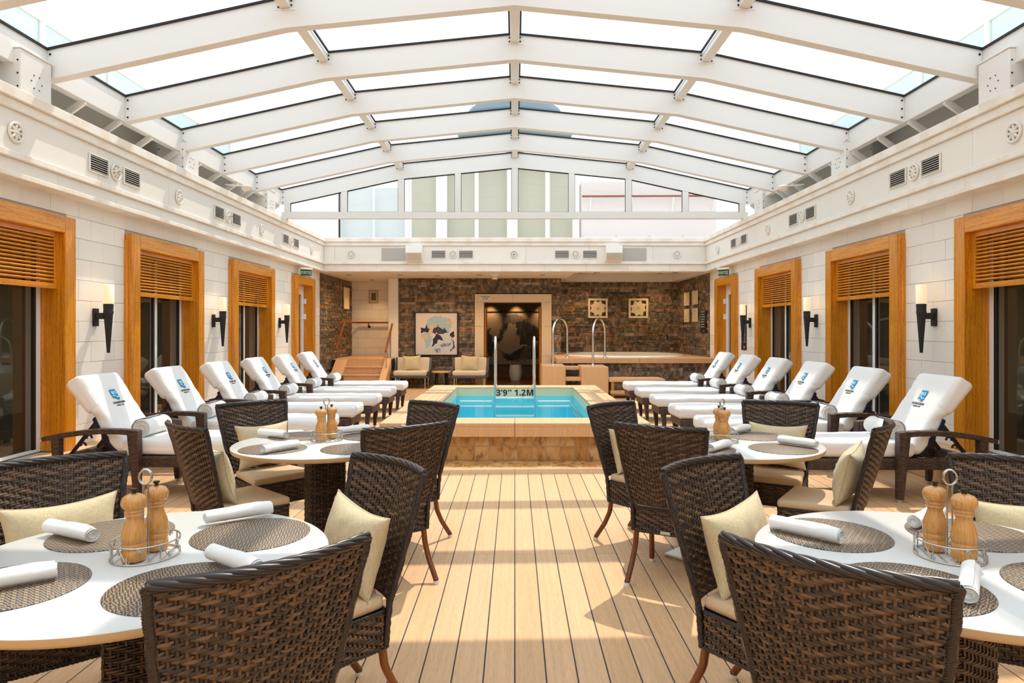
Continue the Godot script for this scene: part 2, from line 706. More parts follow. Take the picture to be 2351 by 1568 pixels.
func block_mesh(l: float, h: float, t: float, e: float) -> Mesh:
	var key := "b%d_%d_%d_%d" % [roundi(l * 1000), roundi(h * 1000), roundi(t * 1000), roundi(e * 10000)]
	if not mesh_cache.has(key):
		var b := MB.new()
		b.box(Vector3.ZERO, Vector3(l, h, t), e)
		mesh_cache[key] = b.mesh()
	return mesh_cache[key]


func stone_mesh(k: int) -> Mesh:
	var key := "stone%d" % k
	if not mesh_cache.has(key):
		var r := RandomNumberGenerator.new()
		r.seed = 900 + k
		var b := MB.new()
		var P := []
		for j in 3:
			var row := []
			for i in 5:
				var u := i / 4.0 - 0.5
				var v := j / 2.0 - 0.5
				if i > 0 and i < 4:
					u += r.randf_range(-0.07, 0.07)
				if j == 1:
					v += r.randf_range(-0.2, 0.2)
				row.append(Vector3(u, v, 1.0 - r.randf_range(0.0, 0.5) - (0.12 if j != 1 else 0.0)))
			P.append(row)
		for j in 2:
			for i in 4:
				if (i + j + k) % 2:
					b.tri(P[j][i], P[j][i + 1], P[j + 1][i + 1])
					b.tri(P[j][i], P[j + 1][i + 1], P[j + 1][i])
				else:
					b.tri(P[j][i], P[j][i + 1], P[j + 1][i])
					b.tri(P[j][i + 1], P[j + 1][i + 1], P[j + 1][i])
		var o := Vector3(0, 0, 0.3)
		for i in 4:
			for j in [0, 2]:
				b.qo(P[j][i], P[j][i + 1], Vector3(P[j][i + 1].x, P[j][i + 1].y, 0), Vector3(P[j][i].x, P[j][i].y, 0), o)
		for j in 2:
			for i in [0, 4]:
				b.qo(P[j][i], P[j + 1][i], Vector3(P[j + 1][i].x, P[j + 1][i].y, 0), Vector3(P[j][i].x, P[j][i].y, 0), o)
		mesh_cache[key] = b.mesh()
	return mesh_cache[key]


# lays pieces in courses on the plane at O: u along U, v up, facing N (N = U x up); holes are Rect2 in (u, v)
func courses(parent: Node, called: String, O: Vector3, U: Vector3, w: float, h: float, holes: Array, opt: Dictionary) -> void:
	var N := U.cross(Vector3.UP)
	var r := RandomNumberGenerator.new()
	r.seed = opt.get("seed", 1)
	var v := 0.0
	var row := 0
	while v < h - 0.02:
		var rh: float = opt.rows[row % opt.rows.size()] if not opt.get("stone", false) else [0.055, 0.075, 0.09, 0.11, 0.07][r.randi() % 5]
		rh = minf(rh, h - v)
		if h - v - rh < 0.03:
			rh = h - v
		var free := [[0.0, w]]
		for hole: Rect2 in holes:
			if hole.position.y < v + rh - 0.01 and hole.end.y > v + 0.01:
				var next := []
				for f in free:
					if hole.position.x > f[0] + 0.01:
						next.append([f[0], minf(f[1], hole.position.x)])
					if hole.end.x < f[1] - 0.01:
						next.append([maxf(f[0], hole.end.x), f[1]])
				free = next
		for f in free:
			if f[1] - f[0] < 0.03:
				continue
			var u: float = f[0]
			var l0: float = opt.len
			if not opt.get("stone", false):
				# running bond on one common grid
				var off: float = (0.0 if opt.get("stack", false) else (l0 * 0.5) * (row % 2)) + opt.get("shift", 0.0)
				var nextu := ceilf((u - off) / l0 + 0.02) * l0 + off
				while u < f[1] - 0.005:
					var e := minf(nextu, f[1])
					if e - u > 0.012:
						piece(parent, called, O, U, N, u, e, v, v + rh, opt, r)
					u = e
					nextu += l0
			else:
				while u < f[1] - 0.02:
					var l := r.randf_range(0.16, opt.len)
					if f[1] - u - l < 0.14:
						l = f[1] - u
					piece(parent, called, O, U, N, u, u + l, v, v + rh, opt, r)
					u += l
		v += rh
		row += 1


func piece(parent: Node, called: String, O: Vector3, U: Vector3, N: Vector3, u0: float, u1: float, v0: float, v1: float, opt: Dictionary, r: RandomNumberGenerator) -> void:
	var g: float = opt.gap
	var l := u1 - u0 - g
	var h := v1 - v0 - g
	if l < 0.01 or h < 0.01:
		return
	var o := MeshInstance3D.new()
	o.name = called
	var mid := O + U * (u0 + u1) * 0.5 + Vector3.UP * (v0 + v1) * 0.5
	if opt.get("stone", false):
		o.mesh = stone_mesh(r.randi() % 8)
		o.transform = Transform3D(Basis(U * l, Vector3.UP * h, N * r.randf_range(0.022, 0.05)), mid)
	else:
		var t: float = opt.depth
		o.mesh = block_mesh(l, h, t, opt.edge)
		o.transform = Transform3D(Basis(U, Vector3.UP, N), mid + N * (t * 0.5 - r.randf() * opt.get("uneven", 0.0)))
	o.material_override = opt.mats[r.randi() % opt.mats.size()]
	parent.add_child(o, true)


func build_floor() -> void:
	var f := thing("floor", "pale wooden deck floor of long planks with dark caulked seams", "floor", Vector3.ZERO, 0, "", "structure")
	var s := MB.new()
	for a in [[-4.2, 4.2, -3.5, 7.1], [-4.2, -1.5, 7.1, 13.1], [1.5, 4.2, 7.1, 13.1], [-4.2, 4.2, 13.1, 18.6]]:
		s.bx(at(a[0], -0.12, a[2]), at(a[1], -0.0025, a[3]))
	put(s, "caulk_bed", M.caulk, f)
	var wd := 0.137
	var gap := 0.006
	for k in range(-30, 31):
		var x0 := k * wd
		var mid := x0 + wd * 0.5
		if absf(mid) > 4.18:
			continue
		var cuts := [-3.5]
		var d := (4.58 if k % 2 == 0 else 1.9) - 5.4
		while d < 18.4:
			if d > -3.4:
				cuts.append(d)
			d += 5.4
		cuts.append(18.45)
		for i in cuts.size() - 1:
			var a: float = cuts[i]
			var b: float = cuts[i + 1]
			var spans := [[a, b]]
			if absf(mid) < 1.62:
				spans = []
				if a < 7.16:
					spans.append([a, minf(b, 7.16)])
				if b > 13.0:
					spans.append([maxf(a, 13.0), b])
			for sp in spans:
				if sp[1] - sp[0] < 0.1:
					continue
				var l: float = sp[1] - sp[0] - 0.004
				var o := place(block_mesh(wd - gap, 0.03, l, 0.0012), "plank", M.decks[rng.randi() % 4], f, at(mid, -0.015, (sp[0] + sp[1]) * 0.5))
				o.name = "plank"
	# cross board in front of the pool
	for sx in [-1, 1]:
		place(block_mesh(1.615, 0.03, 0.26, 0.002), "cross_board", M.decks[0], f, at(sx * 0.81, -0.013, 7.30))
	# raised ledges along both side walls
	for sx in [-1.0, 1.0]:
		var core := MB.new()
		core.bx(at(sx * 4.2, -0.1, -3.5), at(sx * 4.75, 0.225, 16.6))
		put(core, "ledge_core", M.caulk, f)
		for k in 4:
			for j in 4:
				var w := 0.15
				place(block_mesh(w - 0.006, 0.028, 4.99, 0.0015), "ledge_plank", M.decks[(k + j) % 4], f, at(sx * (4.165 + w * (k + 0.5)), 0.238, -3.5 + 5.0 * (j + 0.5)))
		for j in 30:
			place(block_mesh(0.02, 0.215, 0.655, 0.001), "riser_board", M.decks[(j * 3) % 4], f, at(sx * 4.188, 0.112, -3.3 + 0.66 * (j + 0.5)))


const DOORS := [[2.31, 4.21], [5.28, 7.18], [8.25, 10.15], [11.25, 13.15], [14.42, 15.8]]
const DOOR_TOP := 2.68


func build_side_walls() -> void:
	for s in [-1.0, 1.0]:
		var side := "left" if s < 0 else "right"
		var w := thing("wall_" + side, "%s side wall of off-white stone blocks between wooden door casings" % side, "wall", Vector3.ZERO, 0, "", "structure")
		var b := MB.new()
		var d := -3.5
		for o in DOORS:
			b.bx(at(s * 4.75, -0.1, d), at(s * 5.1, 3.6, o[0] + 0.1))
			b.bx(at(s * 4.75, DOOR_TOP - 0.1, o[0] + 0.1), at(s * 5.1, 3.6, o[1] - 0.1))
			b.bx(at(s * 4.75, -0.1, o[0] + 0.1), at(s * 5.1, 0.245, o[1] - 0.1))
			d = o[1] - 0.1
		b.bx(at(s * 4.75, -0.1, d), at(s * 5.1, 3.6, 16.5))
		put(b, "wall_core", M.mortar, w)
		var holes := []
		for o in DOORS:
			if s < 0:
				holes.append(Rect2(o[0] - 1.0, -1, o[1] - o[0], DOOR_TOP - 0.252 + 1))
			else:
				holes.append(Rect2(16.5 - o[1], -1, o[1] - o[0], DOOR_TOP - 0.252 + 1))
		var U := Vector3(0, 0, s)
		var O := at(s * 4.75, 0.252, 1.0) if s < 0 else at(s * 4.75, 0.252, 16.5)
		courses(w, "block", O, U, 15.5, 2.66, holes, {"rows": [0.225], "len": 0.44, "gap": 0.0035, "depth": 0.012, "edge": 0.0015, "mats": M.blocks, "uneven": 0.002, "seed": 5 if s < 0 else 6})


func build_cornices() -> void:
	for k in 3:
		var c := thing("trim_%d" % (k + 1), ["white stone cornice with rosettes and grilles along the left wall", "white stone cornice with rosettes and grilles along the right wall", "white stone cornice across the far end above the alcoves"][k], "cornice", Vector3.ZERO, 0, "", "structure")
		var len := 19.7 if k < 2 else 9.2
		# local frame: x along the run, z towards the room, origin below the wall face line (4.75)
		var T: Transform3D
		if k == 0:
			T = Transform3D(Basis(Vector3(0, 0, -1), Vector3.UP, Vector3(1, 0, 0)), at(-4.75, 0, -3.5 + len * 0.5))
		elif k == 1:
			T = Transform3D(Basis(Vector3(0, 0, 1), Vector3.UP, Vector3(-1, 0, 0)), at(4.75, 0, -3.5 + len * 0.5))
		else:
			T = Transform3D(Basis(), at(0, 0, 16.41))
		c.transform = T
		var h := len * 0.5
		var outer := -3.2 if k < 2 else -5.0
		for a in [["top_ledge", 3.6, 3.70, 0.25, outer], ["cove", 3.51, 3.6, 0.218, -0.2], ["frieze_core", 3.13, 3.51, 0.17, -0.2], ["lower_ledge", 3.07, 3.13, 0.22, -0.2], ["band_core", 2.95, 3.07, 0.165, -0.2], ["bottom_mould", 2.9, 2.95, 0.2, -0.2]]:
			var b := MB.new()
			b.bx(Vector3(-h, a[1], a[4]), Vector3(h, a[2], a[3]), 0.006)
			put(b, a[0], M.mortar if a[0].ends_with("core") else M.ledge, c)
		for a in [["frieze_panel", 3.13, 0.38, 1.52, 0.17, 0.016], ["band_panel", 2.95, 0.12, 1.0, 0.165, 0.014]]:
			var O := Vector3(-h, a[1], a[4])
			courses(c, a[0], O, Vector3(1, 0, 0), len, a[2], [], {"rows": [a[2]], "len": a[3], "gap": 0.004, "depth": a[5], "edge": 0.002, "mats": M.blocks, "seed": 40 + k, "shift": 0.3})


func build_back() -> void:
	# centre wall of split stone round the doorway
	var w := thing("wall_back", "dark split-stone wall around the doorway at the far end", "wall", Vector3.ZERO, 0, "", "structure")
	var b := MB.new()
	b.bx(at(-3.3, -0.1, 18.4), at(-0.95, 2.95, 18.8))
	b.bx(at(0.85, -0.1, 18.4), at(1.25, 2.95, 18.8))
	b.bx(at(-0.95, 2.36, 18.4), at(0.85, 2.95, 18.8))
	b.bx(at(-0.95, -0.1, 18.4), at(0.85, -0.004, 18.82))
	put(b, "wall_core", M.stone_back, w)
	courses(w, "stone", at(-3.15, 0.0, 18.4), Vector3(1, 0, 0), 4.4, 2.9, [Rect2(2.08, -1, 2.06, 3.47)], {"stone": true, "len": 0.62, "gap": 0.004, "mats": M.stones, "seed": 21})
	var dp := thing("wall_spa", "dark split-stone wall behind the round whirlpool", "wall", Vector3.ZERO, 0, "", "structure")
	b = MB.new()
	b.bx(at(1.25, 0.0, 19.87), at(4.95, 3.2, 20.2))
	put(b, "wall_core", M.stone_back, dp)
	var rw := thing("wall_spa_side", "dark split-stone side wall by the whirlpool with cream plaques", "wall", Vector3.ZERO, 0, "", "structure")
	b = MB.new()
	b.bx(at(4.78, -0.1, 16.5), at(5.1, 3.2, 20.2))
	put(b, "wall_core", M.stone_back, rw)
	courses(dp, "stone", at(1.25, 0.8, 19.87), Vector3(1, 0, 0), 3.53, 2.12, [], {"stone": true, "len": 0.6, "gap": 0.004, "mats": M.stones, "seed": 22})
	courses(rw, "stone", at(4.78, 0.8, 19.87), Vector3(0, 0, 1), 3.37, 2.12, [], {"stone": true, "len": 0.5, "gap": 0.004, "mats": M.stones, "seed": 23})
	var lw := thing("wall_stair", "split-stone wall beside the far left wooden steps", "wall", Vector3.ZERO, 0, "", "structure")
	b = MB.new()
	b.bx(at(-4.78, -0.1, 16.5), at(-5.1, 3.0, 20.1))
	put(b, "wall_core", M.stone_back, lw)
	courses(lw, "stone", at(-4.78, 0.0, 16.5), Vector3(0, 0, -1), 3.35, 2.9, [], {"stone": true, "len": 0.72, "gap": 0.004, "mats": M.stones, "seed": 24})
	var aw := thing("wall_alcove", "beige block wall at the back of the stair alcove", "wall", Vector3.ZERO, 0, "", "structure")
	b = MB.new()
	b.bx(at(-4.8, -0.1, 19.85), at(-3.2, 3.0, 20.1))
	put(b, "wall_core", M.mortar, aw)
	courses(aw, "block", at(-4.78, 0.7, 19.85), Vector3(1, 0, 0), 1.58, 2.2, [], {"rows": [0.28], "len": 0.42, "gap": 0.004, "depth": 0.012, "edge": 0.0015, "mats": M.blocks, "seed": 25})
	var pw := thing("wall_pillar", "white pillar between the stair alcove and the stone wall", "pillar", Vector3.ZERO, 0, "", "structure")
	b = MB.new()
	b.bx(at(-3.42, -0.1, 18.36), at(-3.15, 2.9, 20.0), 0.008)
	put(b, "pillar_slab", M.panel, pw)
	# stone door surround
	var ds := thing("trim_4", "cream stone surround of the far doorway", "door surround", Vector3.ZERO, 0, "", "structure")
	for a in [[-1.08, -0.835, 0.0, 0.8], [-1.08, -0.835, 0.8, 1.6], [-1.08, -0.835, 1.6, 2.25], [0.72, 0.99, 0.0, 0.8], [0.72, 0.99, 0.8, 1.6], [0.72, 0.99, 1.6, 2.25], [-1.08, -0.05, 2.25, 2.475], [-0.05, 0.99, 2.25, 2.475]]:
		b = MB.new()
		b.bx(at(a[0] + 0.002, a[2] + 0.002, 18.3), at(a[1] - 0.002, a[3] - 0.002, 18.9), 0.004)
		put(b, "slab", M.cream_stone, ds)
	# corridor behind the doorway
	var cw := thing("wall_corridor", "dim corridor behind the far doorway", "wall", Vector3.ZERO, 0, "", "structure")
	b = MB.new()
	b.bx(at(-1.4, -0.1, 18.8), at(-1.24, 2.7, 22.5))
	b.bx(at(1.2, -0.1, 18.8), at(1.25, 2.7, 22.5))
	b.bx(at(-1.4, -0.1, 22.4), at(1.25, 2.7, 22.6))
	put(b, "corridor_wall", std(Color(0.5, 0.43, 0.33), 0.8), cw)
	b = MB.new()
	b.bx(at(-1.4, 2.5, 18.8), at(1.25, 2.7, 22.6))
	put(b, "corridor_ceiling", std(Color(0.6, 0.55, 0.46), 0.8), cw)
	b = MB.new()
	b.bx(at(-1.4, -0.12, 18.81), at(1.25, 0.0, 22.6))
	put(b, "corridor_floor", M.mahogany, cw)
	for sx in [-0.81, 0.695]:
		b = MB.new()
		b.bx(at(sx - 0.02, 0.0, 18.6), at(sx + 0.02, 2.12, 19.4), 0.004)
		put(b, "door_leaf", M.teak_v, cw)
	# alcove ceiling
	var c := thing("ceiling_alcove", "low plain ceiling over the far alcoves with a raised tray", "ceiling", Vector3.ZERO, 0, "", "structure")
	b = MB.new()
	b.bx(at(-5.0, 2.9, 16.4), at(1.45, 3.1, 20.2))
	b.bx(at(4.55, 2.9, 16.4), at(5.0, 3.1, 20.2))
	b.bx(at(1.45, 2.9, 16.4), at(4.55, 3.1, 16.62))
	b.bx(at(1.45, 2.9, 19.62), at(4.55, 3.1, 20.2))
	b.bx(at(-5.0, 3.1, 16.4), at(5.0, 3.3, 22.8))
	put(b, "ceiling_panel", M.ceiling, c)
	b = MB.new()
	b.bx(at(2.2, 3.04, 17.3), at(3.8, 3.1, 19.0), 0.01)
	put(b, "tray_panel", M.ceiling, c)


func build_rear() -> void:
	# the end of the hall behind the camera
	var w := thing("wall_front", "white end wall of the hall behind the dining tables", "wall", Vector3.ZERO, 0, "", "structure")
	var b := MB.new()
	b.bx(at(-5.1, -0.1, -3.5), at(5.1, 4.2, -3.8))
	put(b, "wall_core", M.panel, w)


# ---------------------------------------------------------------- sliding roof
const RX := [-4.6, -2.262, 0.0, 2.262, 4.6]
const RY := [3.967, 4.48, 4.704, 4.48, 3.967]
const BH := 0.295
const D1 := 6.684
const BAY := 1.341


func arch_y(x: float) -> float:
	for k in 4:
		if x <= RX[k + 1]:
			return lerpf(RY[k], RY[k + 1], (x - RX[k]) / (RX[k + 1] - RX[k]))
	return RY[4]


func build_roof() -> void:
	var r := thing("ceiling", "sliding glass roof of white arched beams and clear panes", "roof", Vector3.ZERO, 0, "", "structure")
	# one beam, one set of bolts, shared by all arches
	var b := MB.new()
	var tz := 0.111
	for k in 4:
		var p0 := Vector3(RX[k], RY[k], 0)
		var p1 := Vector3(RX[k + 1], RY[k + 1], 0)
		var u := Vector3(0, BH, 0)
		var z := Vector3(0, 0, -tz)
		b.quad(p0, p1, p1 + u, p0 + u)
		b.quad(p1 + z, p0 + z, p0 + u + z, p1 + u + z)
		b.quad(p0 + u, p1 + u, p1 + u + z, p0 + u + z)
		b.quad(p0 + z, p1 + z, p1, p0)
	for e in [[RX[0], RY[0]], [RX[4], RY[4]]]:
		var p := Vector3(e[0], e[1], 0)
		b.qo(p, p + Vector3(0, BH, 0), p + Vector3(0, BH, -tz), p + Vector3(0, 0, -tz), Vector3(0, e[1], 0))
	var beam := b.mesh()
	var bo := MB.new()
	for sx in [-1.0, 1.0]:
		for y in [0.05, 0.15, 0.25]:
			bo.lathe([Vector2(0.011, 0), Vector2(0.011, 0.008), Vector2(0.0, 0.01)], 6, Transform3D(Basis(Vector3.RIGHT, PI / 2), Vector3(sx * 4.57, RY[0] + y, 0)))
	for x in [-2.262, 0.0, 2.262]:
		for sx in [-1.0, 1.0]:
			for y in [0.035, 0.08]:
				bo.lathe([Vector2(0.01, 0), Vector2(0.01, 0.008), Vector2(0.0, 0.01)], 6, Transform3D(Basis(Vector3.RIGHT, PI / 2), Vector3(x + sx * 0.064, arch_y(x + sx * 0.064) + BH - y, 0)))
	var bolts := bo.mesh()
	var seam := MB.new()
	for x in [-2.262, 0.0, 2.262]:
		seam.bx(Vector3(x - 0.1, arch_y(x) + BH - 0.122, 0.0), Vector3(x + 0.1, arch_y(x) + BH - 0.112, 0.006))
	# purlins, eave plates, gaskets and panes of one bay
	var clear := BAY - tz
	var purl := []
	for k in range(1, 4):
		var m := MB.new()
		var tilt: float = [0.0, 0.155, 0.0, -0.155][k]
		var B := Basis(Vector3.BACK, tilt)
		m.box(Vector3(RX[k], RY[k] + BH - 0.052, 0) + B * Vector3(0, 0, 0), Vector3(0.105, 0.1, clear), 0.004, B)
		purl.append(m.mesh())
	var eaves := []
	for sx in [-1.0, 1.0]:
		var m := MB.new()
		m.box(Vector3(sx * 4.65, RY[0] + 0.15, 0), Vector3(0.1, 0.31, BAY), 0.004)
		eaves.append(m.mesh())
	var gas := []
	var pan := []
	for k in 4:
		var xa: float = RX[k] + (0.055 if k > 0 else 0.0)
		var xb: float = RX[k + 1] - (0.055 if k < 3 else 0.0)
		var ya := lerpf(RY[k], RY[k + 1], (xa - RX[k]) / (RX[k + 1] - RX[k])) + BH
		var yb := lerpf(RY[k], RY[k + 1], (xb - RX[k]) / (RX[k + 1] - RX[k])) + BH
		var hz := clear * 0.5
		var m := MB.new()
		var g := 0.02
		for z in [-hz + g * 0.5, hz - g * 0.5]:
			m.bar(Vector3(xa, ya + 0.004, z), Vector3(xb, yb + 0.004, z), g, g)
		for e in [[xa, ya, 1.0], [xb, yb, -1.0]]:
			m.bar(Vector3(e[0] + e[2] * g * 0.5, e[1] + 0.004, -hz), Vector3(e[0] + e[2] * g * 0.5, e[1] + 0.004, hz), g, g)
		gas.append(m.mesh())
		m = MB.new()
		m.quad(Vector3(xa, ya + 0.016, hz), Vector3(xb, yb + 0.016, hz), Vector3(xb, yb + 0.016, -hz), Vector3(xa, ya + 0.016, -hz))
		pan.append(m.mesh())
	for k in range(-6, 7):
		var d := D1 + BAY * (k - 1)
		var o := place(beam, "roof_beam", M.white_metal, r, at(0, 0, d))
		stuff(place(bolts, "bolts", M.bolt, o))
		put(seam, "bracket", M.white_metal, o)
		if k == 6:
			continue
		var mid := d + tz + clear * 0.5
		for i in 3:
			place(purl[i], "purlin", M.white_metal, r, at(0, 0, mid))
		for i in 2:
			place(eaves[i], "eave_plate", M.white_metal, r, at(0, 0, d + BAY * 0.5))
		for i in 4:
			var p := place(pan[i], "roof_pane", M.roof_glass, r, at(0, 0, mid))
			place(gas[i], "gasket", M.gasket, p)
	# a second beam where two roof sections meet
	place(beam, "roof_beam", M.white_metal, r, at(0, 0, D1 - BAY - 0.27))
	# struts and wheel housings under the eaves
	var st := MB.new()
	st.bar(Vector3(0.0, 3.96, 0.0), Vector3(0.34, 3.72, 0.0), 0.07, 0.03, Vector3.BACK)
	var strut := st.mesh()
	var hb := MB.new()
	hb.box(Vector3(0, 0.2, 0), Vector3(0.38, 0.4, 0.42), 0.008)
	hb.box(Vector3(0, 0.405, 0), Vector3(0.4, 0.012, 0.44), 0.004)
	var house := hb.mesh()
	var hd := MB.new()
	for y in [0.05, 0.17, 0.29]:
		for x in [-0.165, 0.165]:
			hd.lathe([Vector2(0.008, 0), Vector2(0.008, 0.006), Vector2(0, 0.008)], 6, Transform3D(Basis(Vector3.RIGHT, PI / 2), Vector3(x, y, 0.21)))
	for a in 6:
		for sx in [-1.0, 1.0]:
			hd.lathe([Vector2(0.006, 0), Vector2(0.006, 0.006), Vector2(0, 0.008)], 6, Transform3D(Basis(Vector3.BACK, -sx * PI / 2), Vector3(sx * 0.19, 0.15 + 0.07 * sin(a * TAU / 6), 0.07 * cos(a * TAU / 6))))
	for sx in [-1.0, 1.0]:
		for k in range(-2, 12):
			var o := place(strut, "strut", M.white_metal, r, at(sx * 4.62, 0, 5.95 + k * 0.67))
			if sx < 0:
				o.rotation.y = PI
		for d in [3.3, 6.45, 9.55, 12.68]:
			var o := place(house, "wheel_housing", M.white_metal, r, at(sx * 4.73, 3.70, d))
			stuff(put(hd, "bolts", M.bolt, o))
		var rail := MB.new()
		rail.bx(at(sx * 5.15, 3.7, -3.0), at(sx * 5.2, 4.25, 13.6))
		rail.bx(at(sx * 5.1, 3.82, -3.0), at(sx * 5.15, 3.86, 13.6))
		rail.bx(at(sx * 5.1, 3.7, -3.0), at(sx * 5.15, 3.76, 13.6))
		put(rail, "outer_track", M.white_metal, r)
		var skirt := MB.new()
		skirt.bx(at(sx * 4.7, 4.25, -3.0), at(sx * 5.25, 4.28, 13.5), 0.004)
		put(skirt, "roof_skirt", M.white_metal, r)
	# gable end
	var dg := D1 + BAY * 5
	var t := MB.new()
	t.bx(at(-4.6, 3.70, dg), at(4.6, 3.83, dg + tz), 0.004)
	put(t, "gable_tie", M.white_metal, r)
	var xs := [-4.49, -3.365, -2.243, -1.122, 0.0, 1.122, 2.243, 3.365, 4.49]
	for x in xs:
		var m := MB.new()
		m.bx(at(x - 0.06, 3.83, dg + 0.005), at(x + 0.06, arch_y(x) + 0.02, dg + tz - 0.005), 0.003)
		put(m, "mullion", M.white_metal, r)
	for k in 8:
		var xa: float = xs[k] + 0.06
		var xb: float = xs[k + 1] - 0.06
		var ya := arch_y(xa) - 0.01
		var yb := arch_y(xb) - 0.01
		var m := MB.new()
		var zz := -dg - 0.03
		var ym := [Vector3(xa, 3.83, zz), Vector3(xb, 3.83, zz), Vector3(xb, yb, zz), Vector3(xa, ya, zz)]
		m.quad(ym[0], ym[1], ym[2], ym[3])
		var p := put(m, "gable_pane", M.gable_glass, r)
		m = MB.new()
		for e in 4:
			m.bar(ym[e], ym[(e + 1) % 4], 0.016, 0.02, Vector3.BACK)
		put(m, "gasket", M.gasket, p)


# ---------------------------------------------------------------- what stands outside
func build_outside() -> void:
	var dk := thing("ground", "open upper deck outside the glass roof", "deck", Vector3.ZERO, 0, "", "structure")
	var b := MB.new()
	b.bx(at(-14, 3.3, 16.6), at(14, 3.66, 34))
	b.bx(at(-14, 3.3, -4), at(-7.5, 3.66, 16.6))
	b.bx(at(7.5, 3.3, -4), at(14, 3.66, 16.6))
	put(b, "deck_plate", std(Color(0.8, 0.76, 0.7), 0.8), dk)
	# glass wind screens beside the roof
	for sx in [-1.0, 1.0]:
		var s := thing("wind_screen", "pale glass wind screen with white posts outside the %s of the roof" % ("left" if sx < 0 else "right"), "wind screen", at(sx * 6.2, 3.68, 0), 0, "wind screens on the upper deck")
		var rl := MB.new()
		rl.bx(at(-0.03, 1.86, -3), at(0.03, 1.92, 16), 0.006)
		rl.bx(at(-0.03, 0.0, -3), at(0.03, 0.06, 16), 0.006)
		put(rl, "rail", M.white_metal, s)
		for k in 13:
			var p := MB.new()
			p.bx(at(-0.03, 0.05, -2.98 + 1.48 * k), at(0.03, 1.87, -2.9 + 1.48 * k), 0.005)
			put(p, "post", M.white_metal, s)
			if k < 12:
				var g := MB.new()
				g.quad(at(0, 0.06, -2.9 + 1.48 * k), at(0, 0.06, -1.5 + 1.48 * k), at(0, 1.86, -1.5 + 1.48 * k), at(0, 1.86, -2.9 + 1.48 * k))
				put(g, "screen_pane", M.screen_glass, s)
	# deckhouse behind the gable
	var h := thing("deckhouse", "sage green deckhouse with white window posts seen through the gable", "deckhouse", at(0, 3.66, 20))
	b = MB.new()
	b.bx(at(-3.1, 0, 0.4), at(1.75, 2.75, 4.0))
	put(b, "wall", M.sage, h)
	b = MB.new()
	b.bx(at(-3.3, 2.75, 0.0), at(1.9, 2.9, 4.1), 0.01)
	put(b, "roof", M.white_metal, h)
	for a in [[-3.24, -3.12], [-2.32, -2.0], [-1.18, -1.07], [-0.23, 0.08], [0.9, 1.03], [1.7, 1.78]]:
		b = MB.new()
		b.bx(at(a[0], 0, 0), at(a[1], 2.75, 0.12), 0.006)
		put(b, "post", M.white_metal, h)
	b = MB.new()
	b.bx(at(-5.2, 0, 0.3), at(-3.26, 2.1, 0.5), 0.01)
	put(b, "side_wall", std(Color(0.78, 0.8, 0.8), 0.6), h)
	for x in [-5.22, -4.2]:
		b = MB.new()
		b.bx(at(x, 0, 0.1), at(x + 0.05, 2.2, 0.16))
		put(b, "side_post", M.dark_metal if x < -5 else M.white_metal, h)
	var gx := [-3.12, -2.32, -2.0, -1.18, -1.07, -0.23, 0.08, 0.9, 1.03, 1.7]
	for k in 5:
		b = MB.new()
		b.quad(at(gx[k * 2], 0.02, 0.06), at(gx[k * 2 + 1], 0.02, 0.06), at(gx[k * 2 + 1], 2.74, 0.06), at(gx[k * 2], 2.74, 0.06))
		put(b, "window_pane", pane_material(0.1, 0.5, Color(0.75, 0.8, 0.75)), h)
	var hw := thing("deck_locker", "long white locker wall with a wooden handrail on the upper deck", "locker", at(3.9, 3.66, 19.6))
	b = MB.new()
	b.bx(at(-1.95, 0, 0.3), at(2.0, 2.2, 1.0), 0.01)
	put(b, "body", std(Color(0.83, 0.79, 0.77), 0.6), hw)
	for k in 4:
		b = MB.new()
		b.bx(at(-1.9 + k * 0.98, 0.08, 0.27), at(-0.98 + k * 0.98, 0.62, 0.31), 0.01)
		put(b, "door", std(Color(0.84, 0.79, 0.77), 0.5), hw)
	b = MB.new()
	b.tube([at(-1.95, 1.72, 0.1), at(0, 1.73, 0.1), at(2.3, 1.74, 0.1)], 0.035, 8)
	put(b, "handrail", std(Color(0.5, 0.23, 0.15), 0.4), hw)
	for k in 4:
		b = MB.new()
		b.tube([at(-1.7 + k * 1.2, 1.3, 0.32), at(-1.7 + k * 1.2, 1.6, 0.1), at(-1.7 + k * 1.2, 1.7, 0.1)], 0.015, 6)
		put(b, "bracket", M.white_metal, hw)
	var rl := thing("deck_railing", "thin white bar railing at the far right of the upper deck", "railing", at(7.4, 3.66, 20))
	b = MB.new()
	b.bx(at(-0.9, 1.05, 0), at(1.5, 1.1, 0.05))
	put(b, "top_rail", M.white_metal, rl)
	for k in 16:
		b = MB.new()
		b.tube([at(-0.85 + k * 0.15, 0, 0.025), at(-0.85 + k * 0.15, 1.06, 0.025)], 0.01, 6)
		put(b, "baluster", M.white_metal, rl)
	# round mast top over the ridge
	var md := thing("mast_dome", "blue-grey round mast platform above the roof ridge", "mast", at(0, 3.66, 28))
	b = MB.new()
	b.lathe([Vector2(0.0, 5.7), Vector2(2.3, 5.75), Vector2(2.42, 5.95), Vector2(2.3, 6.2)], 40)
	put(b, "lower_ring", M.slate_blue, md)
	b = MB.new()
	b.lathe([Vector2(2.15, 6.2), Vector2(2.1, 6.5), Vector2(1.95, 6.55), Vector2(1.9, 6.75), Vector2(1.7, 6.8), Vector2(1.62, 7.05), Vector2(1.3, 7.2), Vector2(0.0, 7.35)], 40)
	put(b, "dome", M.slate_blue, md)
	b = MB.new()
	b.tube([Vector3(0, 0, 0), Vector3(0, 5.72, 0)], 0.12, 10)
	put(b, "pole", M.white_metal, md)


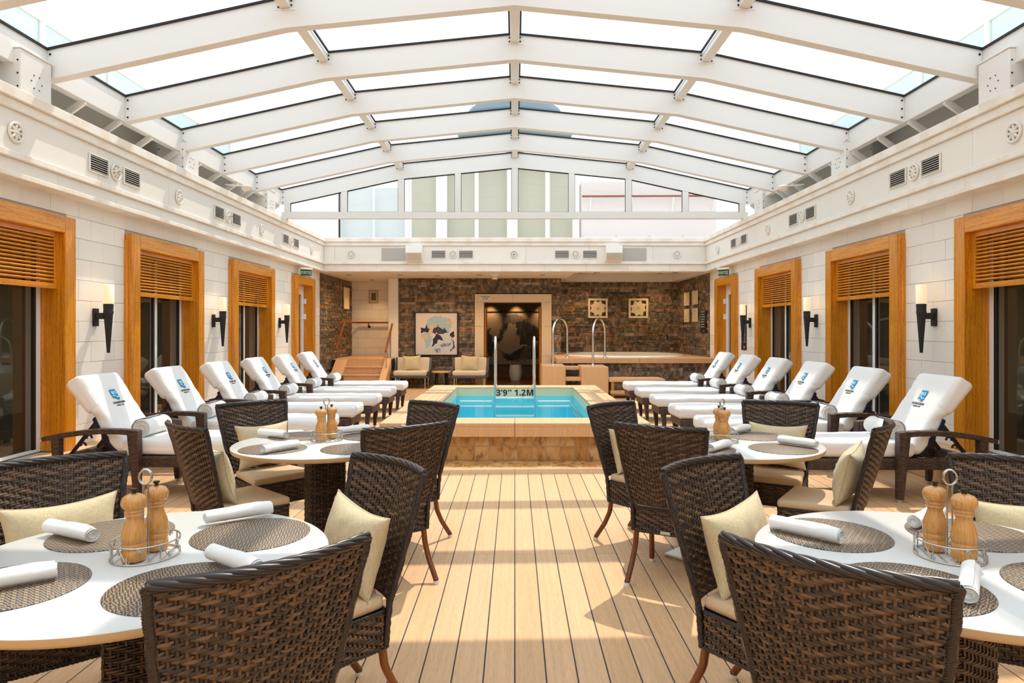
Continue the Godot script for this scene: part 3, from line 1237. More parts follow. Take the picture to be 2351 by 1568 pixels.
# ---------------------------------------------------------------- pool
func build_pool() -> void:
	var p := thing("pool", "raised swimming pool with pale wooden coping and marble-tiled front", "pool", at(0, 0, 0))
	var b := MB.new()
	b.bx(at(-1.45, -0.1, 7.865), at(1.45, 0.3, 8.12))
	b.bx(at(-1.45, -0.1, 12.58), at(1.45, 0.3, 12.9))
	b.bx(at(-1.45, -0.1, 8.1), at(-1.14, 0.3, 12.6))
	b.bx(at(1.45, -0.1, 8.1), at(1.14, 0.3, 12.6))
	b.bx(at(-1.62, -0.1, 7.4), at(1.62, -0.006, 7.9))
	b.bx(at(-1.62, -0.1, 7.9), at(-1.4, -0.006, 13.1))
	b.bx(at(1.62, -0.1, 7.9), at(1.4, -0.006, 13.1))
	b.bx(at(-1.62, -0.1, 12.8), at(1.62, -0.006, 13.1))
	put(b, "base", M.grout, p)
	var o := {"rows": [0.165, 0.14], "len": 0.1645, "gap": 0.009, "depth": 0.012, "edge": 0.0012, "mats": M.tiles, "seed": 61, "stack": true}
	courses(p, "tile", at(-1.45, -0.002, 7.865), Vector3(1, 0, 0), 2.9, 0.305, [], o)
	courses(p, "side_tile", at(-1.45, -0.002, 12.9), Vector3(0, 0, 1), 5.03, 0.305, [], o)
	courses(p, "side_tile", at(1.45, -0.002, 7.87), Vector3(0, 0, -1), 5.03, 0.305, [], o)
	for i in 19:
		for j in 3:
			place(block_mesh(0.1555, 0.012, 0.131, 0.001), "gutter_tile", M.tiles[(i * 3 + j * 5) % 4], p, at(-1.48 + 0.1645 * i, -0.004, 7.5 + 0.14 * j))
	# coping
	for sx in [-1.0, 1.0]:
		for k in 4:
			var w := 0.1175
			place(block_mesh(w - 0.004, 0.04, 4.30, 0.002), "coping_board", M.decks[k], p, at(sx * (1.07 + w * (k + 0.5)), 0.43, 10.345))
		for d in [7.945, 12.75]:
			place(block_mesh(1.535, 0.04, 0.487, 0.003), "coping_board", M.decks[1], p, at(sx * 0.77, 0.43, d))
		place(block_mesh(1.535, 0.115, 0.03, 0.003), "coping_face", M.decks[2], p, at(sx * 0.77, 0.352, 7.717))
		place(block_mesh(0.03, 0.115, 5.26, 0.003), "coping_face", M.decks[3], p, at(sx * 1.525, 0.352, 10.35))
	b = MB.new()
	b.bx(at(-1.5, 0.295, 7.74), at(1.5, 0.41, 8.15))
	b.bx(at(-1.5, 0.295, 12.54), at(1.5, 0.41, 12.98))
	b.bx(at(-1.5, 0.295, 8.1), at(-1.12, 0.41, 12.6))
	b.bx(at(1.5, 0.295, 8.1), at(1.12, 0.41, 12.6))
	put(b, "coping_core", M.caulk, p)
	# basin
	b = MB.new()
	b.bx(at(-1.2, -0.95, 8.0), at(1.2, -0.85, 12.7))
	b.bx(at(-1.2, -0.9, 8.05), at(-1.075, 0.285, 12.65))
	b.bx(at(1.2, -0.9, 8.05), at(1.075, 0.285, 12.65))
	b.bx(at(-1.2, -0.9, 8.05), at(1.2, 0.285, 8.185))
	b.bx(at(-1.2, -0.9, 12.505), at(1.2, 0.285, 12.65))
	put(b, "basin", M.pool_blue, p)
	b = MB.new()
	b.bx(at(-1.15, 0.285, 8.1), at(-1.07, 0.41, 12.6))
	b.bx(at(1.15, 0.285, 8.1), at(1.07, 0.41, 12.6))
	b.bx(at(-1.07, 0.285, 8.1), at(1.07, 0.41, 8.19))
	b.bx(at(-1.07, 0.285, 12.5), at(1.07, 0.41, 12.6))
	put(b, "waterline_tiles", M.cream_tile, p)
	b = MB.new()
	b.bx(at(-1.07, 0.405, 12.497), at(1.07, 0.43, 12.5))
	put(b, "coping_nose", M.cream_tile, p)
	b = MB.new()
	b.quad(at(-1.07, 0.29, 8.19), at(1.07, 0.29, 8.19), at(1.07, 0.29, 12.5), at(-1.07, 0.29, 12.5))
	var wt := put(b, "water", M.water, p)
	wt.set_meta("label", "clear turquoise water")
	for y in [0.205, 0.115]:
		for sx in [-1.0, 1.0]:
			b = MB.new()
			b.tube([at(sx * 0.42, y, 12.36), at(sx * 1.0, y, 12.36)], 0.018, 8)
			put(b, "grab_bar", M.acrylic, p)
			b = MB.new()
			b.tube([at(sx * 1.0, y, 9.0), at(sx * 1.0, y, 12.2)], 0.018, 8)
			put(b, "grab_bar", M.chrome, p)
	lettering("3'9'' 1.2M", 0.155, 0.003, M.black_paint, p, Transform3D(Basis(), at(-0.0, 0.352, 12.495)), "depth_marking")
	# ladder
	var l := thing("pool_ladder", "chrome pool ladder with two tall hooped rails at the far edge", "ladder", at(0, 0, 12.3))
	for x in [-0.355, 0.355]:
		var pts := [at(x, -0.55, 0.0), at(x, 0.3, 0.0), at(x, 0.9, 0.0), at(x, 1.15, 0.0)]
		for k in 9:
			var a := PI * k / 8.0
			pts.append(at(x, 1.15 + 0.23 * sin(a), 0.23 - 0.23 * cos(a)))
		pts.append(at(x, 0.8, 0.46))
		pts.append(at(x, 0.45, 0.46))
		b = MB.new()
		b.tube(pts, 0.022, 12)
		put(b, "rail", M.chrome, l)
		b = MB.new()
		b.lathe([Vector2(0.045, 0), Vector2(0.045, 0.012), Vector2(0.023, 0.03)], 16, Transform3D(Basis(), at(x, 0.45, 0.46)))
		put(b, "flange", M.chrome, l)
	for y in [0.262, 0.1, -0.06, -0.22]:
		b = MB.new()
		b.bx(at(-0.345, y, -0.04), at(0.345, y + 0.03, 0.05), 0.006)
		put(b, "tread", M.acrylic, l)


# ---------------------------------------------------------------- side doors with louvred shutters
func build_doors() -> void:
	var nth := ["first", "second", "third", "fourth", "last"]
	for s in [-1.0, 1.0]:
		for k in 5:
			var a: float = DOORS[k][0]
			var z: float = DOORS[k][1]
			var side := "left" if s < 0 else "right"
			var lab: String
			if k == 4:
				lab = "narrow wooden casing with white hinged door under the exit sign, %s wall" % side
			else:
				lab = "glazed sliding door in golden wooden casing with louvred shutter, %s wall, %s from the camera" % [side, nth[k]]
			var d := thing("door_%d" % ((k + 1) + (0 if s < 0 else 5)), lab, "door", Vector3.ZERO, 0, "", "structure")
			door(d, s, a, z, k < 4)
		# room behind the doors
		var r := thing("wall_cabin_" + ("left" if s < 0 else "right"), "dim room behind the %s glass doors" % ("left" if s < 0 else "right"), "room", Vector3.ZERO, 0, "", "structure")
		var b := MB.new()
		b.bx(at(s * 7.6, 0.1, 1.5), at(s * 7.8, 2.9, 16.5))
		b.bx(at(s * 5.1, 0.1, 1.4), at(s * 7.8, 2.9, 1.6))
		b.bx(at(s * 5.1, 0.1, 16.4), at(s * 7.8, 2.9, 16.6))
		b.bx(at(s * 5.0, 2.8, 1.4), at(s * 7.8, 3.0, 16.6))
		put(b, "cabin_wall", M.interior_wall, r)
		b = MB.new()
		b.bx(at(s * 4.95, 0.0, 1.4), at(s * 7.8, 0.24, 16.6))
		put(b, "cabin_floor", M.interior_dark, r)
		for x in [4.6, 7.7, 10.7, 13.8]:
			b = MB.new()
			b.bx(at(s * 5.1, 0.24, x - 0.12), at(s * 5.5, 2.8, x + 0.12))
			put(b, "partition", M.interior_dark, r)


func door(d: Node3D, s: float, a: float, z: float, shutter: bool) -> void:
	var x0 := s * 4.635
	var x1 := s * 4.93
	var cw := 0.17
	for e in [[a, a + cw], [z - cw, z]]:
		var b := MB.new()
		b.bx(at(x0, 0.252, e[0]), at(x1, DOOR_TOP, e[1]), 0.006)
		put(b, "jamb", M.teak_v, d)
	var h := MB.new()
	h.bx(at(x0 + s * 0.001, DOOR_TOP - cw, a + cw), at(x1, DOOR_TOP, z - cw), 0.006)
	put(h, "head", M.teak_u, d)
	# bead standing off the wall round the casing
	for e in [a + 0.005, z - 0.005]:
		var b := MB.new()
		b.bx(at(s * 4.69, 0.252, e - 0.02), at(s * 4.77, DOOR_TOP - 0.08, e + 0.02), 0.003)
		put(b, "back_band", M.teak_v, d)
	a += cw
	z -= cw
	var top := DOOR_TOP - cw
	if shutter:
		var sh := Node3D.new()
		sh.name = "shutter"
		d.add_child(sh)
		sh.position = at(s * 4.735, 1.93, 0)
		var hgt := top - 1.93
		for e in [[a, a + 0.05], [z - 0.05, z]]:
			var b := MB.new()
			b.bx(at(-0.02, 0, e[0]), at(0.02, hgt, e[1]), 0.003)
			put(b, "stile", M.teak_v, sh)
		for e in [[0.0, 0.055], [hgt - 0.05, hgt]]:
			var b := MB.new()
			b.bx(at(-0.021, e[0], a + 0.05), at(0.021, e[1], z - 0.05), 0.003)
			put(b, "rail", M.teak_u, sh)
		var sl := block_mesh(0.04, 0.017, z - a - 0.104, 0.004)
		for k in 12:
			var o := place(sl, "slat", M.teak_slat, sh, at(0, 0.083 + (hgt - 0.14) * (k + 0.1) / 11.6, (a + z) * 0.5))
			o.rotation.z = -s * deg_to_rad(14)
	var gx := s * 4.875
	if shutter:
		var mid := (a + z) * 0.5
		for pnl in [[a, mid + 0.03, 0.0], [mid - 0.03, z, 0.035]]:
			var sash := Node3D.new()
			sash.name = "sash"
			d.add_child(sash, true)
			sash.position = at(gx + s * pnl[2], 0, 0)
			for e in [[pnl[0], pnl[0] + 0.06], [pnl[1] - 0.06, pnl[1]]]:
				var b := MB.new()
				b.bx(at(-0.018, 0.255, e[0]), at(0.018, top, e[1]), 0.003)
				put(b, "stile", M.white_metal, sash)
			for e in [[0.255, 0.285], [top - 0.08, top]]:
				var b := MB.new()
				b.bx(at(-0.017, e[0], pnl[0] + 0.06), at(0.017, e[1], pnl[1] - 0.06), 0.003)
				put(b, "rail", M.white_metal, sash)
			for e in [[pnl[0] + 0.06, pnl[0] + 0.1], [pnl[1] - 0.1, pnl[1] - 0.06]]:
				var b := MB.new()
				b.bx(at(-0.012, 0.285, e[0]), at(0.012, top - 0.08, e[1]))
				put(b, "gasket", M.gasket, sash)
			var g := MB.new()
			g.quad(at(0, 0.285, pnl[0] + 0.1), at(0, 0.285, pnl[1] - 0.1), at(0, top - 0.08, pnl[1] - 0.1), at(0, top - 0.08, pnl[0] + 0.1))
			put(g, "pane", M.door_glass, sash)
	else:
		var leaf := Node3D.new()
		leaf.name = "leaf"
		d.add_child(leaf)
		leaf.position = at(gx, 0, 0)
		var b := MB.new()
		b.bx(at(-0.02, 0.255, a), at(0.02, top, a + 0.16), 0.003)
		b.bx(at(-0.02, 0.255, z - 0.16), at(0.02, top, z), 0.003)
		b.bx(at(-0.02, 0.255, a + 0.16), at(0.02, 0.5, z - 0.16), 0.003)
		b.bx(at(-0.02, top - 0.2, a + 0.16), at(0.02, top, z - 0.16), 0.003)
		put(b, "frame", M.white_metal, leaf)
		b = MB.new()
		b.quad(at(0, 0.5, a + 0.16), at(0, 0.5, z - 0.16), at(0, top - 0.2, z - 0.16), at(0, top - 0.2, a + 0.16))
		put(b, "pane", M.door_glass, leaf)
		for y in [0.7, 1.75, 2.1]:
			b = MB.new()
			b.bx(at(-s * 0.02, y, z - 0.03), at(-s * 0.08, y + 0.12, z + 0.0), 0.005)
			put(b, "hinge", M.white_metal, leaf)


# ---------------------------------------------------------------- wooden steps in the far left alcove
func build_stairs() -> void:
	var t := thing("wooden_steps", "wooden steps with sloping sides up to the stone-walled alcove", "steps", at(-3.85, 0, 17))
	var b := MB.new()
	b.bx(at(-0.86, 0.0, 0.62), at(0.62, 0.73, 1.33))
	b.bx(at(-0.86, 0.0, 1.3), at(0.41, 0.73, 2.8))
	put(b, "landing_core", M.caulk, t)
	for k in 9:
		place(block_mesh(0.161, 0.03, 2.2 if k < 7 else 0.7, 0.002), "landing_board", M.decks[k % 4], t, at(-0.785 + k * 0.165, 0.745, 1.7 if k < 7 else 0.96))
	for k in 3:
		var y := 0.19 * (k + 1)
		b = MB.new()
		b.bx(at(-0.48, y - 0.03, -0.3 + 0.3 * k), at(0.48, y, 0.02 + 0.3 * k), 0.003)
		put(b, "tread", M.decks[(k * 2) % 4], t)
		b = MB.new()
		b.bx(at(-0.48, y - 0.19, -0.27 + 0.3 * k), at(0.48, y - 0.03, -0.25 + 0.3 * k))
		put(b, "riser", M.decks[1], t)
	b = MB.new()
	b.bx(at(-0.48, 0.57, 0.6), at(0.48, 0.73, 0.63))
	put(b, "riser", M.decks[1], t)
	for e in [[-0.78, -0.48], [0.48, 0.64]]:
		var P := PackedVector2Array([Vector2(-0.36, 0.0), Vector2(0.66, 0.0), Vector2(0.66, 0.76), Vector2(0.62, 0.76), Vector2(-0.36, 0.12)])
		b = MB.new()
		# profile in (depth, height) pushed along x
		b.prism(P, e[0], e[1], Transform3D(Basis(Vector3(0, 0, -1), Vector3(0, 1, 0), Vector3(1, 0, 0)), Vector3.ZERO))
		put(b, "stringer", M.decks[0], t)
	var hr := thing("handrail", "brown wooden handrail around the back of the stair alcove", "handrail", Vector3.ZERO)
	b = MB.new()
	b.tube([at(-4.62, 1.0, 17.5), at(-4.62, 1.68, 18.36), at(-4.62, 1.72, 18.45), at(-4.62, 1.72, 19.6), at(-4.5, 1.72, 19.73), at(-3.46, 1.72, 19.73)], 0.028, 10)
	put(b, "rail", M.rail_wood, hr)
	for q in [at(-4.25, 1.72, 19.73), at(-3.6, 1.72, 19.73)]:
		b = MB.new()
		b.tube([q + Vector3(0, -0.02, 0), q + Vector3(0, -0.11, 0), q + Vector3(0, -0.12, -0.1)], 0.012, 8)
		b.lathe([Vector2(0.04, 0), Vector2(0.04, 0.012), Vector2(0, 0.014)], 12, Transform3D(Basis(Vector3.RIGHT, PI / 2), q + Vector3(0, -0.12, -0.105)))
		put(b, "bracket", M.iron, hr)
	hr = thing("handrail", "short sloping wooden handrail on chrome posts beside the white pillar", "handrail", Vector3.ZERO)
	b = MB.new()
	b.tube([at(-3.27, 0.95, 17.2), at(-3.27, 1.66, 18.1)], 0.028, 10)
	put(b, "rail", M.rail_wood, hr)
	for q in [[17.28, 1.0], [17.75, 1.37], [17.9, 1.49]]:
		b = MB.new()
		b.tube([at(-3.27, 0.0 if q[0] < 17.3 else 0.35, q[0]), at(-3.27, q[1], q[0])], 0.014, 8)
		put(b, "post", M.chrome, hr)


# ---------------------------------------------------------------- whirlpool
func build_spa() -> void:
	var c := at(2.87, 0, 17.9)
	var s := thing("whirlpool", "round white whirlpool set in a wooden deck on a split-stone base", "whirlpool", c)
	var x0 := -1.59
	var x1 := 1.85
	var z0 := -1.96
	var z1 := 1.9
	var b := MB.new()
	# ring of decking between the tub and the rectangle
	var angs := []
	for k in 56:
		angs.append(TAU * k / 56.0)
	for q in [[x1, z1], [x0, z1], [x0, z0], [x1, z0]]:
		angs.append(fposmod(atan2(q[1], q[0]), TAU))
	angs.sort()
	var rim := func(a: float) -> Vector3:
		var d := Vector2(cos(a), sin(a))
		var t := 1e9
		if d.x > 1e-6: t = minf(t, x1 / d.x)
		if d.x < -1e-6: t = minf(t, x0 / d.x)
		if d.y > 1e-6: t = minf(t, z1 / d.y)
		if d.y < -1e-6: t = minf(t, z0 / d.y)
		return Vector3(d.x * t, 0.84, -d.y * t)
	for k in angs.size():
		var a: float = angs[k]
		var e: float = angs[(k + 1) % angs.size()]
		var i0 := Vector3(cos(a) * 1.5, 0.84, -sin(a) * 1.5)
		var i1 := Vector3(cos(e) * 1.5, 0.84, -sin(e) * 1.5)
		b.qo(i0, rim.call(a), rim.call(e), i1, Vector3(0, -5, 0))
	put(b, "deck_top", M.decks[1], s)
	b = MB.new()
	b.bx(at(x0 - 0.3, 0.725, z0 - 0.03), at(0.05, 0.838, z0 + 0.02), 0.004)
	put(b, "deck_edge", M.decks[0], s)
	b = MB.new()
	b.bx(at(x0 - 0.3, 0.725, z0 + 0.02), at(x0, 0.84, 0.4), 0.004)
	put(b, "deck_board", M.decks[2], s)
	b = MB.new()
	b.bx(at(0.055, 0.725, z0 - 0.03), at(x1, 0.838, z0 + 0.02), 0.004)
	put(b, "deck_edge", M.decks[2], s)
	b = MB.new()
	b.bx(at(x0 - 0.24, 0.0, z0 + 0.08), at(x1, 0.73, z0 + 0.25))
	b.bx(at(x0 - 0.24, 0.0, z0 + 0.08), at(x0, 0.73, 0.4))
	put(b, "base", M.stone_back, s)
	courses(s, "stone", at(x0 - 0.24, 0.0, z0 + 0.08), Vector3(1, 0, 0), x1 - x0 + 0.24, 0.725, [], {"stone": true, "len": 0.55, "gap": 0.003, "mats": M.stones, "seed": 27})
	courses(s, "stone", at(x0 - 0.24, 0.0, 0.4), Vector3(0, 0, 1), 0.4 - z0 - 0.08, 0.725, [], {"stone": true, "len": 0.5, "gap": 0.003, "mats": M.stones, "seed": 28})
	b = MB.new()
	b.lathe([Vector2(1.56, 0.838), Vector2(1.54, 0.87), Vector2(1.48, 0.885), Vector2(1.42, 0.87), Vector2(1.36, 0.8), Vector2(1.25, 0.62), Vector2(1.1, 0.4), Vector2(0.9, 0.35), Vector2(0.0, 0.35)], 56)
	put(b, "tub", M.acrylic, s)
	b = MB.new()
	b.lathe([Vector2(1.33, 0.78), Vector2(0.0, 0.78)], 48)
	put(b, "water", M.spa_water, s)
	# steps and cheeks
	var t := thing("spa_steps", "small wooden steps between solid cheeks up to the whirlpool", "steps", at(1.3, 0, 15.4))
	b = MB.new()
	b.rbox(at(-0.44, 0.36, 0.0), Vector3(0.52, 0.72, 0.95), 0.03, 6)
	put(b, "cheek", M.decks[2], t)
	b = MB.new()
	b.rbox(at(0.46, 0.35, -0.02), Vector3(0.6, 0.7, 0.95), 0.03, 6)
	put(b, "cheek", M.decks[0], t)
	for k in 2:
		b = MB.new()
		b.bx(at(-0.3, 0.38 + 0.22 * k, -0.42 + 0.42 * k), at(0.2, 0.45 + 0.22 * k, 0.05 + 0.42 * k), 0.006)
		put(b, "tread", M.decks[1 + k], t)
	var bn := thing("wooden_bench", "low wooden bench with a shelf in front of the whirlpool", "bench", at(2.5, 0, 15.2))
	b = MB.new()
	b.bx(at(-0.43, 0.365, -0.28), at(0.8, 0.43, 0.4), 0.006)
	put(b, "seat", M.decks[0], bn)
	b = MB.new()
	b.bx(at(-0.4, 0.1, -0.3), at(0.15, 0.17, 0.4), 0.006)
	put(b, "shelf", M.decks[3], bn)
	for x in [-0.37, 0.02, 0.7]:
		b = MB.new()
		b.bx(at(x, 0.0, -0.15), at(x + 0.07, 0.37, 0.3), 0.004)
		put(b, "leg", M.decks[1], bn)
	for k in 2:
		var xf: float = [0.86, 1.76][k]
		var g := thing("grab_rail", ["tall chrome hoop rail over the whirlpool steps nearest the doorway", "tall chrome hoop rail on the whirlpool steps by the bench"][k], "grab rail", at(xf, 0, 15.3), 0, "whirlpool hoop rails")
		var pts := [Vector3(0, 0.7, 0), Vector3(0, 1.4, 0)]
		for i in 13:
			var a := PI * i / 12.0
			var q := 0.5 - 0.5 * cos(a)
			pts.append(Vector3(0.4 * q, 1.45 + 0.32 * sin(a), -1.0 * q))
		pts.append(Vector3(0.4, 1.3, -1.0))
		pts.append(Vector3(0.4, 0.84, -1.0))
		b = MB.new()
		b.tube(pts, 0.027, 12)
		put(b, "tube", M.chrome, g)
		for q in [Vector3(0, 0.70, 0), Vector3(0.4, 0.84, -1.0)]:
			b = MB.new()
			b.lathe([Vector2(0.055, 0), Vector2(0.055, 0.012), Vector2(0.03, 0.03)], 16, Transform3D(Basis(), q))
			put(b, "flange", M.chrome, g)


# ---------------------------------------------------------------- torch lamps on the walls
func build_sconces() -> void:
	var k := 0
	var first: Node3D = null
	var spots := ["beside the nearest shuttered door", "between the second and third shuttered doors", "by the door under the exit sign"]
	for s in [-1.0, 1.0]:
		for i in 3:
			var lab := "black torch wall lamp on the %s wall, %s" % ["left" if s < 0 else "right", spots[i]]
			var o: Node3D
			if first == null:
				o = thing("torch_lamp", lab, "wall lamp", Vector3.ZERO, 0, "torch lamps on the side walls")
				sconce_parts(o)
				first = o
			else:
				o = copy_of(first, "torch_lamp", lab, Vector3.ZERO, 0)
			o.position = at(s * 4.737, 1.25, 7.66 + 3.0 * i)
			o.rotation.y = PI / 2 if s < 0 else -PI / 2
			k += 1


func sconce_parts(o: Node3D) -> void:
	# local: +z away from the wall
	var b := MB.new()
	b.bx(Vector3(-0.045, 0.3, 0), Vector3(0.045, 0.5, 0.025), 0.006)
	put(b, "wall_plate", M.iron, o)
	b = MB.new()
	b.bx(Vector3(-0.03, 0.38, 0.02), Vector3(0.03, 0.45, 0.12), 0.004)
	put(b, "arm", M.iron, o)
	b = MB.new()
	b.lathe([Vector2(0.0, 0.0), Vector2(0.017, 0.0), Vector2(0.018, 0.03), Vector2(0.047, 0.44), Vector2(0.051, 0.44), Vector2(0.051, 0.47), Vector2(0.049, 0.475), Vector2(0.052, 0.55), Vector2(0.0, 0.551)], 24, Transform3D(Basis(), Vector3(0, 0, 0.155)))
	put(b, "torch_body", M.iron, o)
	b = MB.new()
	b.lathe([Vector2(0.0, 0.552), Vector2(0.055, 0.552), Vector2(0.056, 0.56), Vector2(0.056, 0.765), Vector2(0.05, 0.77), Vector2(0.0, 0.77)], 24, Transform3D(Basis(), Vector3(0, 0, 0.155)))
	var g := std(Color(0.98, 0.93, 0.82), 0.35)
	g.emission_enabled = true
	g.emission = Color(1.0, 0.86, 0.62)
	g.emission_energy_multiplier = 0.22
	put(b, "glass_lamp_shade", g, o)
	var l := OmniLight3D.new()
	l.name = "lamp_glow"
	l.light_color = Color(1.0, 0.8, 0.55)
	l.light_energy = 0.012
	l.light_size = 0.05
	l.omni_range = 20.0
	l.omni_attenuation = 2.0
	l.shadow_enabled = true
	l.position = Vector3(0, 0.64, 0.155)
	o.add_child(l)


# ---------------------------------------------------------------- fittings: grilles, rosettes, signs, art
func rosette_mesh() -> Mesh:
	var b := MB.new()
	var pts := []
	for i in 28:
		var a := TAU * i / 28.0
		pts.append(Vector3(cos(a) * 0.085, sin(a) * 0.085, 0.012))
	b.tube(pts, 0.014, 6, true)
	for k in 8:
		var a := TAU * k / 8.0
		var d := Vector3(cos(a), sin(a), 0)
		b.rbox(d * 0.045 + Vector3(0, 0, 0.012), Vector3(0.055, 0.026, 0.024), 0.011, 4, Basis(d, Vector3(-d.y, d.x, 0), Vector3.BACK))
	b.lathe([Vector2(0.022, 0), Vector2(0.02, 0.02), Vector2(0.01, 0.03), Vector2(0, 0.032)], 14, Transform3D(Basis(Vector3.RIGHT, PI / 2), Vector3.ZERO))
	return b.mesh()


func grille(label: String, T: Transform3D, group: String) -> void:
	var g := thing("air_grille", label, "air grille", Vector3.ZERO, 0, group)
	g.transform = T
	var b := MB.new()
	b.bx(Vector3(-0.16, -0.085, 0.0), Vector3(0.16, 0.085, 0.004))
	put(b, "backing", M.grille_dark, g)
	b = MB.new()
	for e in [[-0.175, 0.175, 0.085, 0.098], [-0.175, 0.175, -0.098, -0.085]]:
		b.bx(Vector3(e[0], e[2], 0), Vector3(e[1], e[3], 0.02), 0.003)
	for e in [[-0.175, -0.16], [0.16, 0.175]]:
		b.bx(Vector3(e[0], -0.085, 0), Vector3(e[1], 0.085, 0.02), 0.003)
	put(b, "frame", M.paint, g)
	var sl := block_mesh(0.316, 0.005, 0.02, 0.001)
	for k in 7:
		var o := place(sl, "slat", M.louvre, g, Vector3(0, -0.072 + 0.024 * k, 0.011))
		o.rotation.x = deg_to_rad(35)


func build_fittings() -> void:
	var rm := rosette_mesh()
	for s in [-1.0, 1.0]:
		var side := "left" if s < 0 else "right"
		var B := Basis(Vector3.UP, PI / 2 if s < 0 else -PI / 2)
		for k in 4:
			var o := place(rm, "rosette", M.paint, self, at(s * 4.562, 3.31, 6.2 + 3.02 * k))
			o.basis = B
			tag(o, "round plaster rosette alone on the %s cornice, %s of four" % [side, ["nearest", "second", "third", "farthest"][k]], "rosette", "cornice rosettes")
		for k in 3:
			var d := 7.76 + 3.03 * k
			var o := place(rm, "rosette", M.paint, self, at(s * 4.562, 3.31, d))
			o.basis = B
			tag(o, "round plaster rosette between the %s pair of grilles on the %s cornice" % [["nearest", "middle", "farthest"][k], side], "rosette", "cornice rosettes")
			if s < 0:
				var nz := MB.new()
				nz.tube([Vector3(0, 0, 0.025), Vector3(0, 0, 0.075)], 0.012, 8)
				nz.tube([Vector3(0, 0, 0.07), Vector3(-0.05, -0.012, 0.09)], 0.016, 8)
				put(nz, "nozzle", M.cap_metal, o)
			for e in [-1, 1]:
				grille("white slatted air grille on the %s cornice, %s pair, %s one" % [side, ["nearest", "middle", "farthest"][k], "nearer" if e < 0 else "farther"], Transform3D(B, at(s * 4.562, 3.31, d + 0.32 * e)), "cornice air grilles")
	for a in [[807, 0], [1040, 1], [1180, 2], [1321, 3], [1553, 4]]:
		var o := place(rm, "rosette", M.paint, self, at((a[0] - 1182) * 16.25 / FOCAL, 3.31, 16.222))
		tag(o, "round plaster rosette on the far cornice, %s" % ["at its left end", "between the left pair of grilles", "at its centre with a dark eye", "between the right pair of grilles", "at its right end"][a[1]], "rosette", "cornice rosettes")
		if a[1] == 2:
			var e := MB.new()
			e.lathe([Vector2(0.014, 0.028), Vector2(0.013, 0.036), Vector2(0, 0.038)], 10, Transform3D(Basis(Vector3.RIGHT, PI / 2), Vector3.ZERO))
			put(e, "eye", M.grille_dark, o)
	for a in [[1007, "outer grille of the left pair"], [1070, "inner grille of the left pair"], [1290, "inner grille of the right pair"], [1354, "outer grille of the right pair"]]:
		grille("white slatted air grille on the far cornice, " + a[1], Transform3D(Basis(), at((a[0] - 1182) * 16.25 / FOCAL, 3.31, 16.222)), "far cornice air grilles")
	for s in [-1.0, 1.0]:
		var side := "left" if s < 0 else "right"
		var x: float = -2.38 if s < 0 else 2.34
		var sp := thing("loudspeaker", "white wedge loudspeaker with slotted front on the far cornice, %s one" % side, "loudspeaker", at(x, 3.12, 16.224), 0, "cornice loudspeakers")
		var b := MB.new()
		b.prism(PackedVector2Array([Vector2(0, 0.0), Vector2(0.16, 0.02), Vector2(0.28, 0.2), Vector2(0.24, 0.38), Vector2(0, 0.4)]), -0.19, 0.19, Transform3D(Basis(Vector3(0, 0, 1), Vector3.UP, Vector3(-1, 0, 0)), Vector3.ZERO))
		put(b, "case", M.paint, sp)
		for k in 11:
			b = MB.new()
			b.bar(Vector3(-0.16 + 0.032 * k, 0.035, 0.175), Vector3(-0.16 + 0.032 * k, 0.19, 0.277), 0.008, 0.012, Vector3.BACK)
			put(b, "slot", M.mesh_grey, sp)
		var px: float = -2.38 - 0.5 if s < 0 else 2.34 + 0.5
		b = MB.new()
		b.bx(Vector3(-0.3, -0.15, 0), Vector3(0.3, 0.15, 0.012), 0.003)
		var pn := put(b, "access_panel", M.mesh_grey, self, at(px, 3.31, 16.222))
		tag(pn, "flat grey access panel beside the %s cornice loudspeaker" % side, "panel", "cornice access panels")
		# camera-like sensor on the ledge
		var cam := thing("ceiling_sensor", "small white round sensor on an arm over the %s cornice ledge" % side, "sensor", at(s * 4.42, 3.83, 11.2), 0, "cornice sensors")
		b = MB.new()
		b.lathe([Vector2(0, -0.03), Vector2(0.05, -0.03), Vector2(0.085, 0.0), Vector2(0.085, 0.04), Vector2(0.05, 0.06), Vector2(0, 0.06)], 20)
		put(b, "body", M.paint, cam)
		b = MB.new()
		b.bar(Vector3(0, 0.045, 0), Vector3(s * 0.3, 0.045, 0.12), 0.03, 0.02)
		put(b, "arm", M.paint, cam)
		# exit signs
		var ex := thing("exit_sign", "small green exit sign above the narrow door on the %s wall" % side, "exit sign", at(s * 4.53, 2.745, 14.75), -s * 0.75, "exit signs")
		b = MB.new()
		b.bx(Vector3(-0.14, 0.07, -0.03), Vector3(0.14, 0.11, 0.03), 0.004)
		put(b, "mount", M.paint, ex)
		b = MB.new()
		b.bx(Vector3(-0.12, -0.06, -0.012), Vector3(0.12, 0.07, 0.012), 0.003)
		put(b, "plate", M.exit_green, ex)
		lettering("EXIT", 0.085, 0.003, M.exit_white, ex, Transform3D(Basis(), Vector3(-0.03, 0.005, 0.0135)))
		b = MB.new()
		for q in [0.07, 0.095]:
			b.bx(Vector3(q - 0.006, -0.04, 0.012), Vector3(q + 0.006, 0.045, 0.0145))
		put(b, "arrow", M.exit_white, ex)
	# changing-room sign
	var sg := thing("door_sign", "small white lettered sign on the lintel of the far doorway", "sign", at(-0.80, 2.375, 18.298))
	var b := MB.new()
	b.bx(Vector3(-0.15, -0.055, 0), Vector3(0.15, 0.055, 0.004))
	put(b, "plate", M.acrylic, sg)
	lettering("CHANGING", 0.05, 0.002, M.black_paint, sg, Transform3D(Basis(), Vector3(0, 0.025, 0.006)))
	lettering("ROOM", 0.05, 0.002, M.black_paint, sg, Transform3D(Basis(), Vector3(0, -0.028, 0.006)))
	# alcove ceiling fittings
	var glow := std(Color(0.9, 0.85, 0.75), 0.4)
